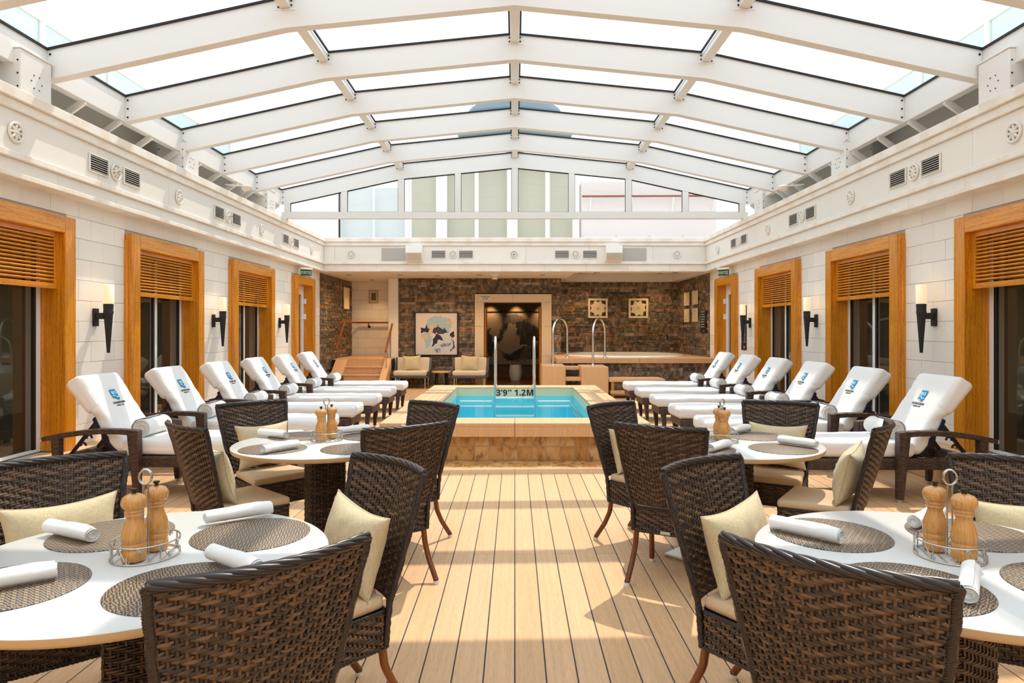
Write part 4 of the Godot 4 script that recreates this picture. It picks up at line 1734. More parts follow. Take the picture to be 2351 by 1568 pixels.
	glow.emission_enabled = true
	glow.emission = Color(1.0, 0.85, 0.62)
	glow.emission_energy_multiplier = 0.5
	for k in 10:
		var q: Array = [[-4.2, 17.2], [-2.9, 17.2], [-2.0, 17.5], [-0.9, 17.2], [0.7, 17.2], [2.0, 16.52], [3.9, 16.52], [-4.0, 19.0], [1.85, 19.2], [4.1, 19.2]][k]
		var y := 2.9 if k < 8 else 3.1
		var dl := thing("downlight", "small recessed ceiling downlight, %s" % ["over the foot of the alcove steps", "in front of the white pillar", "over the small round table", "left of the far doorway", "right of the far doorway", "above the front of the whirlpool, left", "above the front of the whirlpool, right", "deep in the stair alcove", "in the ceiling tray, left", "in the ceiling tray, right"][k], "downlight", at(q[0], y, q[1]), 0, "alcove downlights")
		b = MB.new()
		b.lathe([Vector2(0.045, -0.002), Vector2(0.05, -0.008), Vector2(0.068, -0.006), Vector2(0.07, 0.0)], 18)
		put(b, "bezel", M.dark_metal, dl)
		b = MB.new()
		b.lathe([Vector2(0.0, -0.003), Vector2(0.046, -0.003)], 18)
		put(b, "light_disc", glow, dl)
		var l := SpotLight3D.new()
		l.name = "downlight_beam"
		l.light_color = Color(1.0, 0.82, 0.6)
		l.light_energy = 1.0
		l.spot_angle = 62
		l.spot_angle_attenuation = 0.8
		l.light_size = 0.05
		l.spot_range = 12
		l.spot_attenuation = 2.0
		l.shadow_enabled = true
		l.position = Vector3(0, -0.012, 0)
		l.rotation.x = -PI / 2
		dl.add_child(l)
	var sd := thing("smoke_detector", "white smoke detector hanging from the alcove ceiling", "smoke detector", at(-0.5, 2.9, 17.0))
	b = MB.new()
	b.lathe([Vector2(0.0, -0.13), Vector2(0.06, -0.13), Vector2(0.075, -0.09), Vector2(0.05, -0.06), Vector2(0.12, -0.05), Vector2(0.12, 0.0)], 20)
	put(b, "body", M.paint, sd)
	# carved panels
	for k in 2:
		var x: float = [2.42, 3.6][k]
		var c := thing("carved_panel", "square cream panel carved with leaves above the whirlpool, %s one" % ["left", "right"][k], "wall art", at(x, 2.135, 19.815), 0, "carved leaf panels")
		for e in [[-0.285, 0.285, 0.225, 0.285], [-0.285, 0.285, -0.285, -0.225]]:
			b = MB.new()
			b.bx(Vector3(e[0], e[2], 0), Vector3(e[1], e[3], 0.035), 0.004)
			put(b, "border", M.carved, c)
		for e in [[-0.285, -0.225], [0.225, 0.285]]:
			b = MB.new()
			b.bx(Vector3(e[0], -0.225, 0), Vector3(e[1], 0.225, 0.035), 0.004)
			put(b, "border", M.carved, c)
		for i in 8:
			var a := TAU * i / 8.0 + 0.39 + 0.1 * k
			var L := 0.25 if i % 2 == 0 else 0.24
			var P := PackedVector2Array([Vector2(-0.02, -0.012), Vector2(L * 0.35, -0.075), Vector2(L * 0.75, -0.06), Vector2(L, 0.0), Vector2(L * 0.75, 0.06), Vector2(L * 0.35, 0.075), Vector2(-0.02, 0.012)])
			b = MB.new()
			b.prism(P, 0.0, 0.024 + 0.004 * (i % 2), Transform3D(Basis(Vector3.BACK, a), Vector3.ZERO))
			b.bar(Vector3(0, 0, 0.028), Vector3(cos(a), sin(a), 0.028 / 0.23) * 0.23, 0.01, 0.012, Vector3.BACK)
			put(b, "leaf", M.carved, c)
	for k in 4:
		var d: float = 18.65 if k % 2 == 0 else 17.8
		var y: float = 2.35 if k < 2 else 1.9
		b = MB.new()
		b.bx(Vector3(-0.25, -0.18, 0), Vector3(0.25, 0.18, 0.03), 0.006)
		b.bar(Vector3(-0.12, -0.12, 0.03), Vector3(0.05, 0.1, 0.03), 0.02, 0.016, Vector3.BACK)
		b.bar(Vector3(-0.05, -0.13, 0.03), Vector3(0.12, 0.06, 0.03), 0.02, 0.016, Vector3.BACK)
		var o := put(b, "relief_tile", M.carved, self, at(4.735, y, d))
		o.rotation.y = -PI / 2
		tag(o, "small cream relief plaque on the stone wall by the whirlpool, %s of four" % ["upper far", "upper near", "lower far", "lower near"][k], "wall art", "relief plaques")
	b = MB.new()
	b.bx(Vector3(-0.29, -0.3, 0), Vector3(0.29, 0.3, 0.03), 0.006)
	var rp := put(b, "relief_tile", M.carved, self, at(-4.735, 2.39, 19.05))
	rp.rotation.y = PI / 2
	tag(rp, "tall cream relief plaque on the stone wall by the steps", "wall art", "relief plaques")
	notice("notice_board", "dark notice plaque on the stone wall beside the whirlpool", Transform3D(Basis(Vector3.UP, -PI / 2), at(4.735, 1.72, 17.05)), 0.5, 0.55, 7)
	notice("notice_board", "tall black rules board behind the farthest torch lamp on the right wall", Transform3D(Basis(Vector3.UP, -PI / 2), at(4.736, 1.55, 14.03)), 0.3, 0.92, 22)
	# small framed print in the alcove
	var pf := thing("framed_print", "small framed olive print in the stair alcove", "picture", at(-4.12, 2.475, 19.83))
	b = MB.new()
	for e in [[-0.14, 0.14, 0.15, 0.185], [-0.14, 0.14, -0.185, -0.15]]:
		b.bx(Vector3(e[0], e[2], 0), Vector3(e[1], e[3], 0.03), 0.004)
	for e in [[-0.14, -0.105], [0.105, 0.14]]:
		b.bx(Vector3(e[0], -0.15, 0), Vector3(e[1], 0.15, 0.03), 0.004)
	put(b, "frame", std(Color(0.72, 0.66, 0.56), 0.6), pf)
	b = MB.new()
	b.bx(Vector3(-0.105, -0.15, 0), Vector3(0.105, 0.15, 0.01))
	put(b, "mount", std(Color(0.85, 0.82, 0.75), 0.8), pf)
	b = MB.new()
	b.bx(Vector3(-0.07, -0.11, 0.01), Vector3(0.07, 0.11, 0.012))
	put(b, "print", std(Color(0.42, 0.4, 0.22), 0.8), pf)
	painting()
	mural()
	var vs := thing("white_vase", "large white angular vase standing in the dim corridor", "vase", at(0.02, 0, 20.3))
	b = MB.new()
	b.lathe([Vector2(0.0, 0.0), Vector2(0.17, 0.0), Vector2(0.21, 0.12), Vector2(0.23, 0.28), Vector2(0.2, 0.46), Vector2(0.17, 0.46), Vector2(0.17, 0.4)], 5)
	put(b, "body", std(Color(0.85, 0.82, 0.76), 0.5), vs)
	for k in 3:
		var l := SpotLight3D.new()
		l.name = "mural_light"
		l.light_color = Color(1.0, 0.8, 0.55)
		l.light_energy = 0.8
		l.spot_angle = 38
		l.light_size = 0.03
		l.spot_range = 12
		l.spot_attenuation = 2.0
		l.shadow_enabled = true
		add_child(l)
		l.look_at_from_position(at(-0.8 + 0.85 * k, 2.45, 22.1), at(-0.8 + 0.85 * k, 1.8, 22.38))
		b = MB.new()
		b.lathe([Vector2(0.0, -0.006), Vector2(0.04, -0.006), Vector2(0.055, 0.0), Vector2(0.055, 0.006)], 14)
		var g := std(Color(1, 0.9, 0.7), 0.4)
		g.emission_enabled = true
		g.emission = Color(1.0, 0.8, 0.5)
		g.emission_energy_multiplier = 0.8
		var sp := put(b, "mural_spotlight", g, self, at(-0.8 + 0.85 * k, 2.495, 22.1))
		tag(sp, "recessed warm spotlight over the corridor mural, %s of three" % ["left", "middle", "right"][k], "spotlight", "mural spotlights")


func notice(called: String, label: String, T: Transform3D, w: float, h: float, lines: int) -> void:
	var n := thing(called, label, "sign")
	n.transform = T
	var b := MB.new()
	b.bx(Vector3(-w / 2, -h / 2, 0), Vector3(w / 2, h / 2, 0.012), 0.003)
	put(b, "board", M.slate_sign, n)
	var r := RandomNumberGenerator.new()
	r.seed = lines
	b = MB.new()
	for k in lines:
		var y := h * 0.44 - k * h * 0.8 / lines
		var x := -w * 0.42
		var end := w * r.randf_range(0.2, 0.42)
		while x < end:
			var l := w * r.randf_range(0.05, 0.16)
			b.bx(Vector3(x, y - h * 0.2 / lines, 0.012), Vector3(minf(x + l, end), y + h * 0.2 / lines, 0.0132))
			x += l + w * 0.03
	b.bx(Vector3(w * 0.02, -h * 0.46, 0.012), Vector3(w * 0.24, -h * 0.41, 0.0132))
	put(b, "text_lines", std(Color(0.62, 0.62, 0.62), 0.7), n)


# brush-like patches: fills a wavering blob in the image
func blob(im: Image, poly: Array, c: Color, rough: float, n: FastNoiseLite, alpha := 1.0) -> void:
	var P := PackedVector2Array()
	for q in poly:
		P.append(Vector2(q[0], q[1]))
	var w := im.get_width()
	var h := im.get_height()
	var lo := Vector2(1, 1)
	var hi := Vector2.ZERO
	for q in P:
		lo = lo.min(q)
		hi = hi.max(q)
	for y in range(maxi(0, int((lo.y - 0.06) * h)), mini(h, int((hi.y + 0.06) * h))):
		for x in range(maxi(0, int((lo.x - 0.06) * w)), mini(w, int((hi.x + 0.06) * w))):
			var p := Vector2(float(x) / w, float(y) / h)
			var o := Vector2(n.get_noise_2d(x * 1.0, y * 1.0), n.get_noise_2d(x + 500.0, y * 1.0)) * rough
			if Geometry2D.is_point_in_polygon(p + o, P):
				var k := n.get_noise_2d(x * 2.2 + 99.0, y * 0.9)
				var a := clampf(alpha + k * (1.0 - alpha) * 2.5, 0.0, 1.0)
				im.set_pixel(x, y, im.get_pixel(x, y).lerp(c, a))


func painting() -> void:
	var w := 256
	var im := Image.create(w, w, false, Image.FORMAT_RGB8)
	im.fill(Color(0.87, 0.83, 0.81))
	var n := FastNoiseLite.new()
	n.seed = 5
	n.frequency = 0.045
	n.fractal_octaves = 4
	var blue := Color(0.62, 0.76, 0.84)
	var dark := Color(0.17, 0.16, 0.24)
	var peach := Color(0.88, 0.74, 0.6)
	blob(im, [[0.25, 0.3], [0.28, 0.15], [0.5, 0.05], [0.68, 0.1], [0.86, 0.13], [0.87, 0.35], [0.8, 0.48], [0.55, 0.42], [0.3, 0.4]], blue, 0.03, n, 0.85)
	blob(im, [[0.1, 0.52], [0.3, 0.45], [0.4, 0.6], [0.35, 0.78], [0.25, 0.85], [0.2, 0.65]], blue, 0.03, n, 0.85)
	blob(im, [[0.32, 0.3], [0.48, 0.28], [0.5, 0.36], [0.4, 0.46], [0.3, 0.5], [0.33, 0.4]], peach, 0.03, n, 0.9)
	blob(im, [[0.12, 0.53], [0.25, 0.52], [0.3, 0.58], [0.22, 0.64], [0.12, 0.62]], peach, 0.03, n, 0.9)
	blob(im, [[0.73, 0.2], [0.86, 0.18], [0.85, 0.27], [0.75, 0.27]], peach, 0.02, n, 0.9)
	blob(im, [[0.12, 0.35], [0.22, 0.37], [0.26, 0.27], [0.29, 0.36], [0.33, 0.38], [0.3, 0.47], [0.2, 0.45], [0.13, 0.5]], dark, 0.012, n)
	blob(im, [[0.4, 0.5], [0.45, 0.36], [0.53, 0.3], [0.6, 0.35], [0.72, 0.38], [0.78, 0.46], [0.62, 0.5], [0.5, 0.48]], dark, 0.05, n, 0.9)
	blob(im, [[0.82, 0.5], [0.92, 0.43], [0.94, 0.55], [0.9, 0.6], [0.83, 0.55]], dark, 0.012, n)
	blob(im, [[0.42, 0.6], [0.5, 0.5], [0.75, 0.48], [0.92, 0.65], [0.94, 0.85], [0.75, 0.96], [0.45, 0.95], [0.28, 0.88]], Color(0.8, 0.83, 0.87), 0.03, n, 0.9)
	blob(im, [[0.42, 0.62], [0.5, 0.5], [0.62, 0.55], [0.68, 0.66], [0.55, 0.64], [0.5, 0.74], [0.38, 0.8]], dark, 0.03, n)
	blob(im, [[0.55, 0.76], [0.75, 0.72], [0.85, 0.7], [0.82, 0.78], [0.65, 0.82]], Color(0.35, 0.4, 0.52), 0.05, n, 0.6)
	blob(im, [[0.85, 0.6], [0.93, 0.68], [0.95, 0.82], [0.85, 0.93], [0.82, 0.91], [0.91, 0.8], [0.9, 0.7]], Color(0.25, 0.28, 0.4), 0.02, n, 0.8)
	blob(im, [[0.42, 0.86], [0.55, 0.83], [0.62, 0.9], [0.5, 0.96]], Color(0.3, 0.34, 0.45), 0.05, n, 0.5)
	var t := thing("painting", "square abstract painting in pale blue and black hung on the stone wall", "painting", at(-2.115, 1.4, 18.34))
	var m := std(Color.WHITE, 0.7)
	m.albedo_texture = ImageTexture.create_from_image(im)
	var b := MB.new()
	b.quad_uv(Vector3(-0.555, -0.56, 0.03), Vector3(0.555, -0.56, 0.03), Vector3(0.555, 0.56, 0.03), Vector3(-0.555, 0.56, 0.03))
	put(b, "canvas", m, t)
	b = MB.new()
	b.bx(Vector3(-0.58, -0.585, -0.01), Vector3(0.58, 0.585, 0.02))
	for e in [[-0.585, 0.585, 0.562, 0.585], [-0.585, 0.585, -0.585, -0.562]]:
		b.bx(Vector3(e[0], e[2], 0), Vector3(e[1], e[3], 0.045), 0.003)
	for e in [[-0.585, -0.557], [0.557, 0.585]]:
		b.bx(Vector3(e[0], -0.562, 0), Vector3(e[1], 0.562, 0.045), 0.003)
	put(b, "frame", M.dark_metal, t)


func mural() -> void:
	var w := 320
	var h := 176
	var im := Image.create(w, h, false, Image.FORMAT_RGB8)
	im.fill(Color(0.56, 0.5, 0.44))
	var n := FastNoiseLite.new()
	n.seed = 9
	n.frequency = 0.03
	n.fractal_octaves = 4
	var dk := Color(0.1, 0.1, 0.13)
	var md := Color(0.3, 0.28, 0.29)
	# a bent limb-like brush shape left, a broad dark one right
	blob(im, [[0.36, 0.05], [0.52, 0.02], [0.66, 0.12], [0.8, 0.25], [0.8, 0.42], [0.62, 0.3], [0.5, 0.22], [0.42, 0.2], [0.36, 0.45], [0.27, 0.65], [0.2, 0.6], [0.3, 0.35]], md, 0.04, n, 0.85)
	blob(im, [[0.36, 0.2], [0.4, 0.22], [0.34, 0.45], [0.24, 0.64], [0.2, 0.6], [0.3, 0.42]], dk, 0.05, n, 0.8)
	blob(im, [[0.5, 0.2], [0.66, 0.16], [0.82, 0.3], [0.84, 0.55], [0.72, 0.65], [0.58, 0.6], [0.54, 0.42]], dk, 0.05, n, 0.85)
	blob(im, [[0.1, 0.35], [0.16, 0.3], [0.2, 0.55], [0.26, 0.7], [0.2, 0.85], [0.12, 0.7]], dk, 0.05, n, 0.8)
	blob(im, [[0.26, 0.7], [0.4, 0.8], [0.55, 0.72], [0.7, 0.62], [0.85, 0.6], [0.86, 0.85], [0.7, 0.9], [0.55, 0.93], [0.4, 0.92]], md, 0.05, n, 0.85)
	blob(im, [[0.38, 0.84], [0.52, 0.76], [0.62, 0.66], [0.66, 0.7], [0.56, 0.84], [0.5, 0.93], [0.42, 0.93]], dk, 0.05, n, 0.85)
	blob(im, [[0.7, 0.7], [0.85, 0.64], [0.86, 0.82], [0.74, 0.9]], dk, 0.06, n, 0.6)
	var t := thing("mural", "dark brush-painted mural on the back wall of the corridor", "mural", at(0, 1.225, 22.38))
	var m := std(Color.WHITE, 0.7)
	m.albedo_texture = ImageTexture.create_from_image(im)
	var b := MB.new()
	b.quad_uv(Vector3(-1.22, -0.86, 0.02), Vector3(1.18, -0.86, 0.02), Vector3(1.18, 0.86, 0.02), Vector3(-1.22, 0.86, 0.02))
	put(b, "canvas", m, t)
	for y in [-0.875, 0.875]:
		b = MB.new()
		b.bx(Vector3(-1.23, y - 0.015, 0), Vector3(1.19, y + 0.015, 0.04))
		put(b, "border", M.black_paint, t)


# ---------------------------------------------------------------- weaving
# strands over and under ribs (two over, two under, stepping one rib a row) on the surface pos(u, v)
func weave(b: MB, pos: Callable, rows: int, ribs: int, S: int, rv: float, rt: float, amp: float, apex: float, sd: int, sides: int, rib_r: float) -> void:
	var r := RandomNumberGenerator.new()
	r.seed = sd
	b.tinted = true
	var cols := ribs * S
	var e := 0.002
	var over := func(k: int, j: int) -> float:
		var m := k if (k + 0.5) / ribs < apex else 2 * int(apex * ribs) - k
		return 1.0 if posmod(m + j, 4) < 2 else -1.0
	var cs := []
	for a in sides:
		cs.append(Vector2(cos(TAU * a / sides), sin(TAU * a / sides)))
	for j in rows:
		var v := (j + 0.5) / rows
		var tone := r.randf()
		var k0 := b.V.size()
		for i in cols + 1:
			var u := float(i) / cols
			var p: Vector3 = pos.call(u, v)
			var du: Vector3 = (pos.call(minf(u + e, 1.0), v) - pos.call(maxf(u - e, 0.0), v)).normalized()
			var dv: Vector3 = (pos.call(u, v + e) - pos.call(u, v - e)).normalized()
			var n := du.cross(dv).normalized()
			var t := float(i) / S - 0.5
			var f := floorf(t)
			var q := smoothstep(0.15, 0.85, t - f)
			var s: float = lerpf(over.call(int(f), j), over.call(int(f) + 1, j), q)
			p += n * amp * s
			var w := (dv - du * dv.dot(du)).normalized()
			# each float keeps a tone of its own
			var g := clampf(tone + 0.35 * sin(f * 1.7 + j * 2.3), 0.0, 1.0)
			var c := Color(0.027, 0.018, 0.014).lerp(Color(0.16, 0.09, 0.048), g * g)
			for a in sides:
				b.V.append(p + n * cs[a].x * rt + w * cs[a].y * rv)
				b.N.append((n * cs[a].x / rt + w * cs[a].y / rv).normalized())
				b.C.append(c)
		for i in cols:
			for a in sides:
				var a1 := (a + 1) % sides
				var p0 := k0 + i * sides + a
				var p1 := k0 + i * sides + a1
				var p2 := k0 + (i + 1) * sides + a1
				var p3 := k0 + (i + 1) * sides + a
				b.I.append_array([p0, p1, p2, p0, p2, p3])
	for k in ribs:
		var u := (k + 0.5) / ribs
		var k0 := b.V.size()
		var c := Color(0.025, 0.016, 0.012).lerp(Color(0.11, 0.062, 0.035), r.randf())
		for j in rows + 1:
			var v := clampf((j + 0.5) / rows, 0.0, 1.0)
			var p: Vector3 = pos.call(u, v)
			var du: Vector3 = (pos.call(minf(u + e, 1.0), v) - pos.call(maxf(u - e, 0.0), v)).normalized()
			var dv: Vector3 = (pos.call(u, v + e) - pos.call(u, v - e)).normalized()
			var n := du.cross(dv).normalized()
			p -= n * amp * 0.85 * over.call(k, j)
			for q in [[1, 0], [0, 1], [-1, 0], [0, -1]]:
				var d: Vector3 = n * q[0] * 0.7 + du * q[1]
				b.V.append(p + d * rib_r)
				b.N.append(d.normalized())
				b.C.append(c)
		for j in rows:
			for a in 4:
				var a1 := (a + 1) % 4
				var p0 := k0 + j * 4 + a
				var p1 := k0 + j * 4 + a1
				var p2 := k0 + (j + 1) * 4 + a1
				var p3 := k0 + (j + 1) * 4 + a
				b.I.append_array([p0, p2, p1, p0, p3, p2])


# strands twisted round a path
func braid(b: MB, path: Array, r: float, pitch: float, n := 3, step := 0.006, sides := 5) -> void:
	var pts := []
	for k in path.size() - 1:
		var l: float = path[k].distance_to(path[k + 1])
		var m := maxi(1, int(l / step))
		for i in m:
			pts.append(path[k].lerp(path[k + 1], float(i) / m))
	pts.append(path[-1])
	for s in n:
		var out := []
		var along := 0.0
		for k in pts.size():
			var t: Vector3 = (pts[mini(k + 1, pts.size() - 1)] - pts[maxi(k - 1, 0)]).normalized()
			var x := t.cross(Vector3(0.31, 0.17, 0.93)).normalized()
			var y := t.cross(x)
			if k > 0:
				along += pts[k].distance_to(pts[k - 1])
			var a := TAU * (along / pitch + float(s) / n)
			out.append(pts[k] + (x * cos(a) + y * sin(a)) * r * 0.55)
		b.tube(out, r * 0.62, sides, false, true)


# ---------------------------------------------------------------- dining chairs
const CHAIR_H := 0.96


func chair_back(u: float, v: float) -> Vector3:
	var hw := lerpf(0.205, 0.27, pow(clampf(v, 0.0, 1.0), 0.9))
	var x := (u * 2.0 - 1.0)
	var sag := lerpf(0.035, 0.06, v)
	return Vector3(x * hw, lerpf(0.475, CHAIR_H - 0.012, v), 0.115 * (1.0 - v) + sag * (x * x - 1.0))


var ring_pts := []
var ring_len := 0.0


func ring_at(u: float) -> Vector3:
	var t := fposmod(u, 1.0) * ring_pts.size()
	var i := int(t)
	return ring_pts[i % ring_pts.size()].lerp(ring_pts[(i + 1) % ring_pts.size()], t - i)


func set_ring(corners: Array, rad: float, per: float) -> void:
	# evenly spaced points on a rounded polygon (x, z), counter-clockwise from above
	var raw := []
	var n := corners.size()
	for k in n:
		var c: Vector3 = corners[k]
		var a: Vector3 = (corners[(k + n - 1) % n] - c).normalized()
		var d: Vector3 = (corners[(k + 1) % n] - c).normalized()
		for i in 5:
			var t := i / 4.0
			raw.append((c + a * rad).lerp(c, t).lerp(c.lerp(c + d * rad, t), t))
	ring_len = 0.0
	for k in raw.size():
		ring_len += raw[k].distance_to(raw[(k + 1) % raw.size()])
	ring_pts = []
	var want := ring_len / ceilf(ring_len / per)
	var acc := 0.0
	for k in raw.size():
		var p: Vector3 = raw[k]
		var q: Vector3 = raw[(k + 1) % raw.size()]
		var l := p.distance_to(q)
		while acc < l:
			ring_pts.append(p.lerp(q, acc / l))
			acc += want
		acc -= l


func chair_parts(t: Node3D) -> void:
	var b := MB.new()
	weave(b, chair_back, 59, 26, 3, 0.0058, 0.0024, 0.0036, 0.6, 3, 6, 0.0062)
	stuff(put(b, "woven_back", M.wicker, t))
	# rolled rim over the top and down both sides
	b = MB.new()
	var top := []
	for i in 25:
		top.append(chair_back(i / 24.0, 1.0) + Vector3(0, 0.004, 0))
	braid(b, top, 0.0145, 0.26, 5)
	put(b, "top_rim", M.wicker_rim, t)
	for s in [0.0, 1.0]:
		var sd := []
		for i in 15:
			sd.append(chair_back(s, 1.0 - i / 14.0))
		var q: Vector3 = sd[-1]
		sd.append(Vector3(q.x, 0.41, 0.125))
		sd.append(Vector3(q.x, 0.302, 0.135))
		b = MB.new()
		braid(b, sd, 0.0135, 0.03, 4)
		put(b, "side_rim", M.wicker_rim, t)
	var low := []
	for i in 13:
		low.append(chair_back(i / 12.0, 0.0))
	b = MB.new()
	braid(b, low, 0.008, 0.04, 3)
	put(b, "lower_rim", M.wicker_rim, t)
	# woven seat box
	set_ring([Vector3(-0.205, 0, 0.125), Vector3(-0.235, 0, 0.525), Vector3(0.235, 0, 0.525), Vector3(0.205, 0, 0.125)], 0.04, 0.01)
	b = MB.new()
	var sp := func(u: float, v: float) -> Vector3: return ring_at(u) + Vector3(0, lerpf(0.3, 0.438, v), 0)
	weave(b, sp, 16, int(ring_len / 0.021), 3, 0.0054, 0.0024, 0.0036, 2.0, 4, 5, 0.006)
	stuff(put(b, "woven_seat_box", M.wicker, t))
	b = MB.new()
	for y in [0.302, 0.438]:
		var loop := []
		for k in ring_pts.size():
			loop.append(ring_pts[k] + Vector3(0, y, 0))
		loop.append(loop[0])
		braid(b, loop, 0.009, 0.045, 3, 0.012)
	put(b, "seat_rim", M.wicker_rim, t)
	b = MB.new()
	var poly := PackedVector2Array()
	for p in ring_pts:
		poly.append(Vector2(p.x, -p.z) * 0.97 + Vector2(0, -0.01))
	if Geometry2D.is_polygon_clockwise(poly):
		poly.reverse()
	b.prism(poly, 0.41, 0.43, Transform3D(Basis(Vector3(1, 0, 0), Vector3(0, 0, -1), Vector3(0, 1, 0)), Vector3.ZERO))
	put(b, "seat_panel", M.wicker_core, t)
	b = MB.new()
	var nz := FastNoiseLite.new()
	nz.frequency = 3.0
	var puff := func(p: Vector3) -> Vector3:
		var wide := 1.0 + 0.12 * (p.z / 0.22)
		return Vector3(p.x * wide, p.y * (1.0 + 0.25 * (1.0 - pow(absf(p.x) / 0.22, 2.0)) * (1.0 - pow(absf(p.z) / 0.21, 2.0))) + 0.002 * nz.get_noise_2d(p.x * 3, p.z * 3), p.z)
	b.rbox(Vector3(0, 0.466, 0.328), Vector3(0.43, 0.052, 0.4), 0.022, 10, Basis(), puff)
	put(b, "seat_cushion", M.seat_pad, t)
	for s in [-1.0, 1.0]:
		for e in [[[Vector3(s * 0.185, 0.31, 0.14), Vector3(s * 0.188, 0.22, 0.128), Vector3(s * 0.192, 0.13, 0.085), Vector3(s * 0.2, 0.02, 0.01)]], [[Vector3(s * 0.205, 0.31, 0.49), Vector3(s * 0.207, 0.2, 0.495), Vector3(s * 0.208, 0.02, 0.5)]]]:
			b = MB.new()
			var path := Curve3D.new()
			for k in e[0].size():
				var d: Vector3 = (e[0][mini(k + 1, e[0].size() - 1)] - e[0][maxi(k - 1, 0)]) / 6.0
				path.add_point(e[0][k], -d, d)
			var pts := []
			for i in 13:
				pts.append(path.sample_baked(path.get_baked_length() * i / 12.0))
			b.tube(pts, 0.0165, 10)
			var leg := put(b, "leg", M.mahogany, t)
			b = MB.new()
			var ft: Vector3 = pts[-1]
			b.lathe([Vector2(0.0, 0.0), Vector2(0.017, 0.0), Vector2(0.018, 0.02), Vector2(0.0, 0.021)], 10, Transform3D(Basis(), Vector3(ft.x, 0.0, ft.z)))
			put(b, "foot_cap", M.acrylic, leg)


func pillow_parts(t: Node3D, sd: int) -> void:
	var n := FastNoiseLite.new()
	n.seed = sd
	n.frequency = 4.0
	var b := MB.new()
	var N := 16
	var edge := []
	for side in [1.0, -1.0]:
		var rows := []
		for j in N + 1:
			var row := PackedVector3Array()
			for i in N + 1:
				var u := sin((i * 2.0 / N - 1.0) * PI * 0.5)
				var v := sin((j * 2.0 / N - 1.0) * PI * 0.5)
				var x := u * 0.205 * (1.0 - 0.13 * (1.0 - v * v) * u * u)
				var y := v * 0.16 * (1.0 - 0.15 * (1.0 - u * u) * v * v)
				var th := 0.074 * pow(maxf(0.0, (1.0 - u * u) * (1.0 - v * v)), 0.42)
				var w := n.get_noise_2d(x * 3.0 + side, y * 3.0) * 0.014 * (1.0 - u * u) * (1.0 - v * v)
				row.append(Vector3(x, y, side * th + w))
			rows.append(row)
		b.grid(rows, false, false, side < 0)
		if side > 0:
			for i in N: edge.append(rows[0][i])
			for j in N: edge.append(rows[j][N])
			for i in N: edge.append(rows[N][N - i])
			for j in N: edge.append(rows[N - j][0])
	put(b, "cover", M.linen, t)
	b = MB.new()
	b.tube(edge, 0.0035, 5, true)
	put(b, "piping", M.linen, t)


const TOP_Y := 0.76
const TABLE_R := 0.586
# x, depth of the four tables
const TABLES := [[-1.22, 2.234], [-1.265, 4.527], [1.41, 2.234], [1.43, 4.527]]
const TNAME := ["near left", "far left", "near right", "far right"]
# table, corner, x and depth of the chair's back, direction away from the table (x, depth), pillow
const CHAIRS := [
	[0, "far left", -1.948, 2.871, -0.65, 0.76, 1], [0, "far right", -0.535, 2.83, 0.728, 0.686, 1], [0, "near right", -0.598, 1.653, 0.675, -0.738, 0], [0, "near left", -1.9, 1.62, -0.72, -0.69, 0],
	[1, "near left", -1.899, 3.928, -0.675, -0.739, 1], [1, "far left", -1.982, 5.137, -0.72, 0.69, 1], [1, "near right", -0.6225, 3.912, 0.59, -0.81, 0], [1, "far right", -0.612, 5.09, 0.67, 0.74, 1],
	[2, "near left", 0.763, 1.656, -0.664, -0.748, 0], [2, "far left", 0.786, 2.826, -0.637, 0.77, 1], [2, "far right", 2.156, 2.874, 0.485, 0.873, 1],
	[3, "near left", 0.83, 3.899, -0.49, -0.87, 0], [3, "far left", 0.719, 5.033, -0.69, 0.72, 1], [3, "far right", 2.01, 5.157, 0.52, 0.85, 1], [3, "near right", 2.138, 3.974, 0.82, -0.57, 1]]
# napkins: table, position along the mat order, ends (x, depth)
const NAPKINS := [
	[0, "far right", -1.214, 2.653, -1.004, 2.813], [0, "far left", -1.763, 2.554, -1.49, 2.421], [0, "near left", -1.61, 1.93, -1.407, 2.082], [0, "near right", -0.995, 2.243, -0.8, 2.10],
	[1, "far left", -1.835, 4.88, -1.593, 4.749], [1, "near left", -1.573, 4.135, -1.375, 4.418], [1, "far right", -1.288, 4.93, -1.10, 5.09],
	[2, "far left", 0.982, 2.608, 1.16, 2.406], [2, "near left", 1.438, 2.136, 1.225, 1.839], [2, "far right", 1.518, 2.594, 1.73, 2.76],
	[3, "near right", 1.76, 4.575, 1.951, 4.342], [3, "near left", 1.194, 4.195, 1.40, 4.418], [3, "far right", 1.571, 4.934, 1.76, 5.12]]


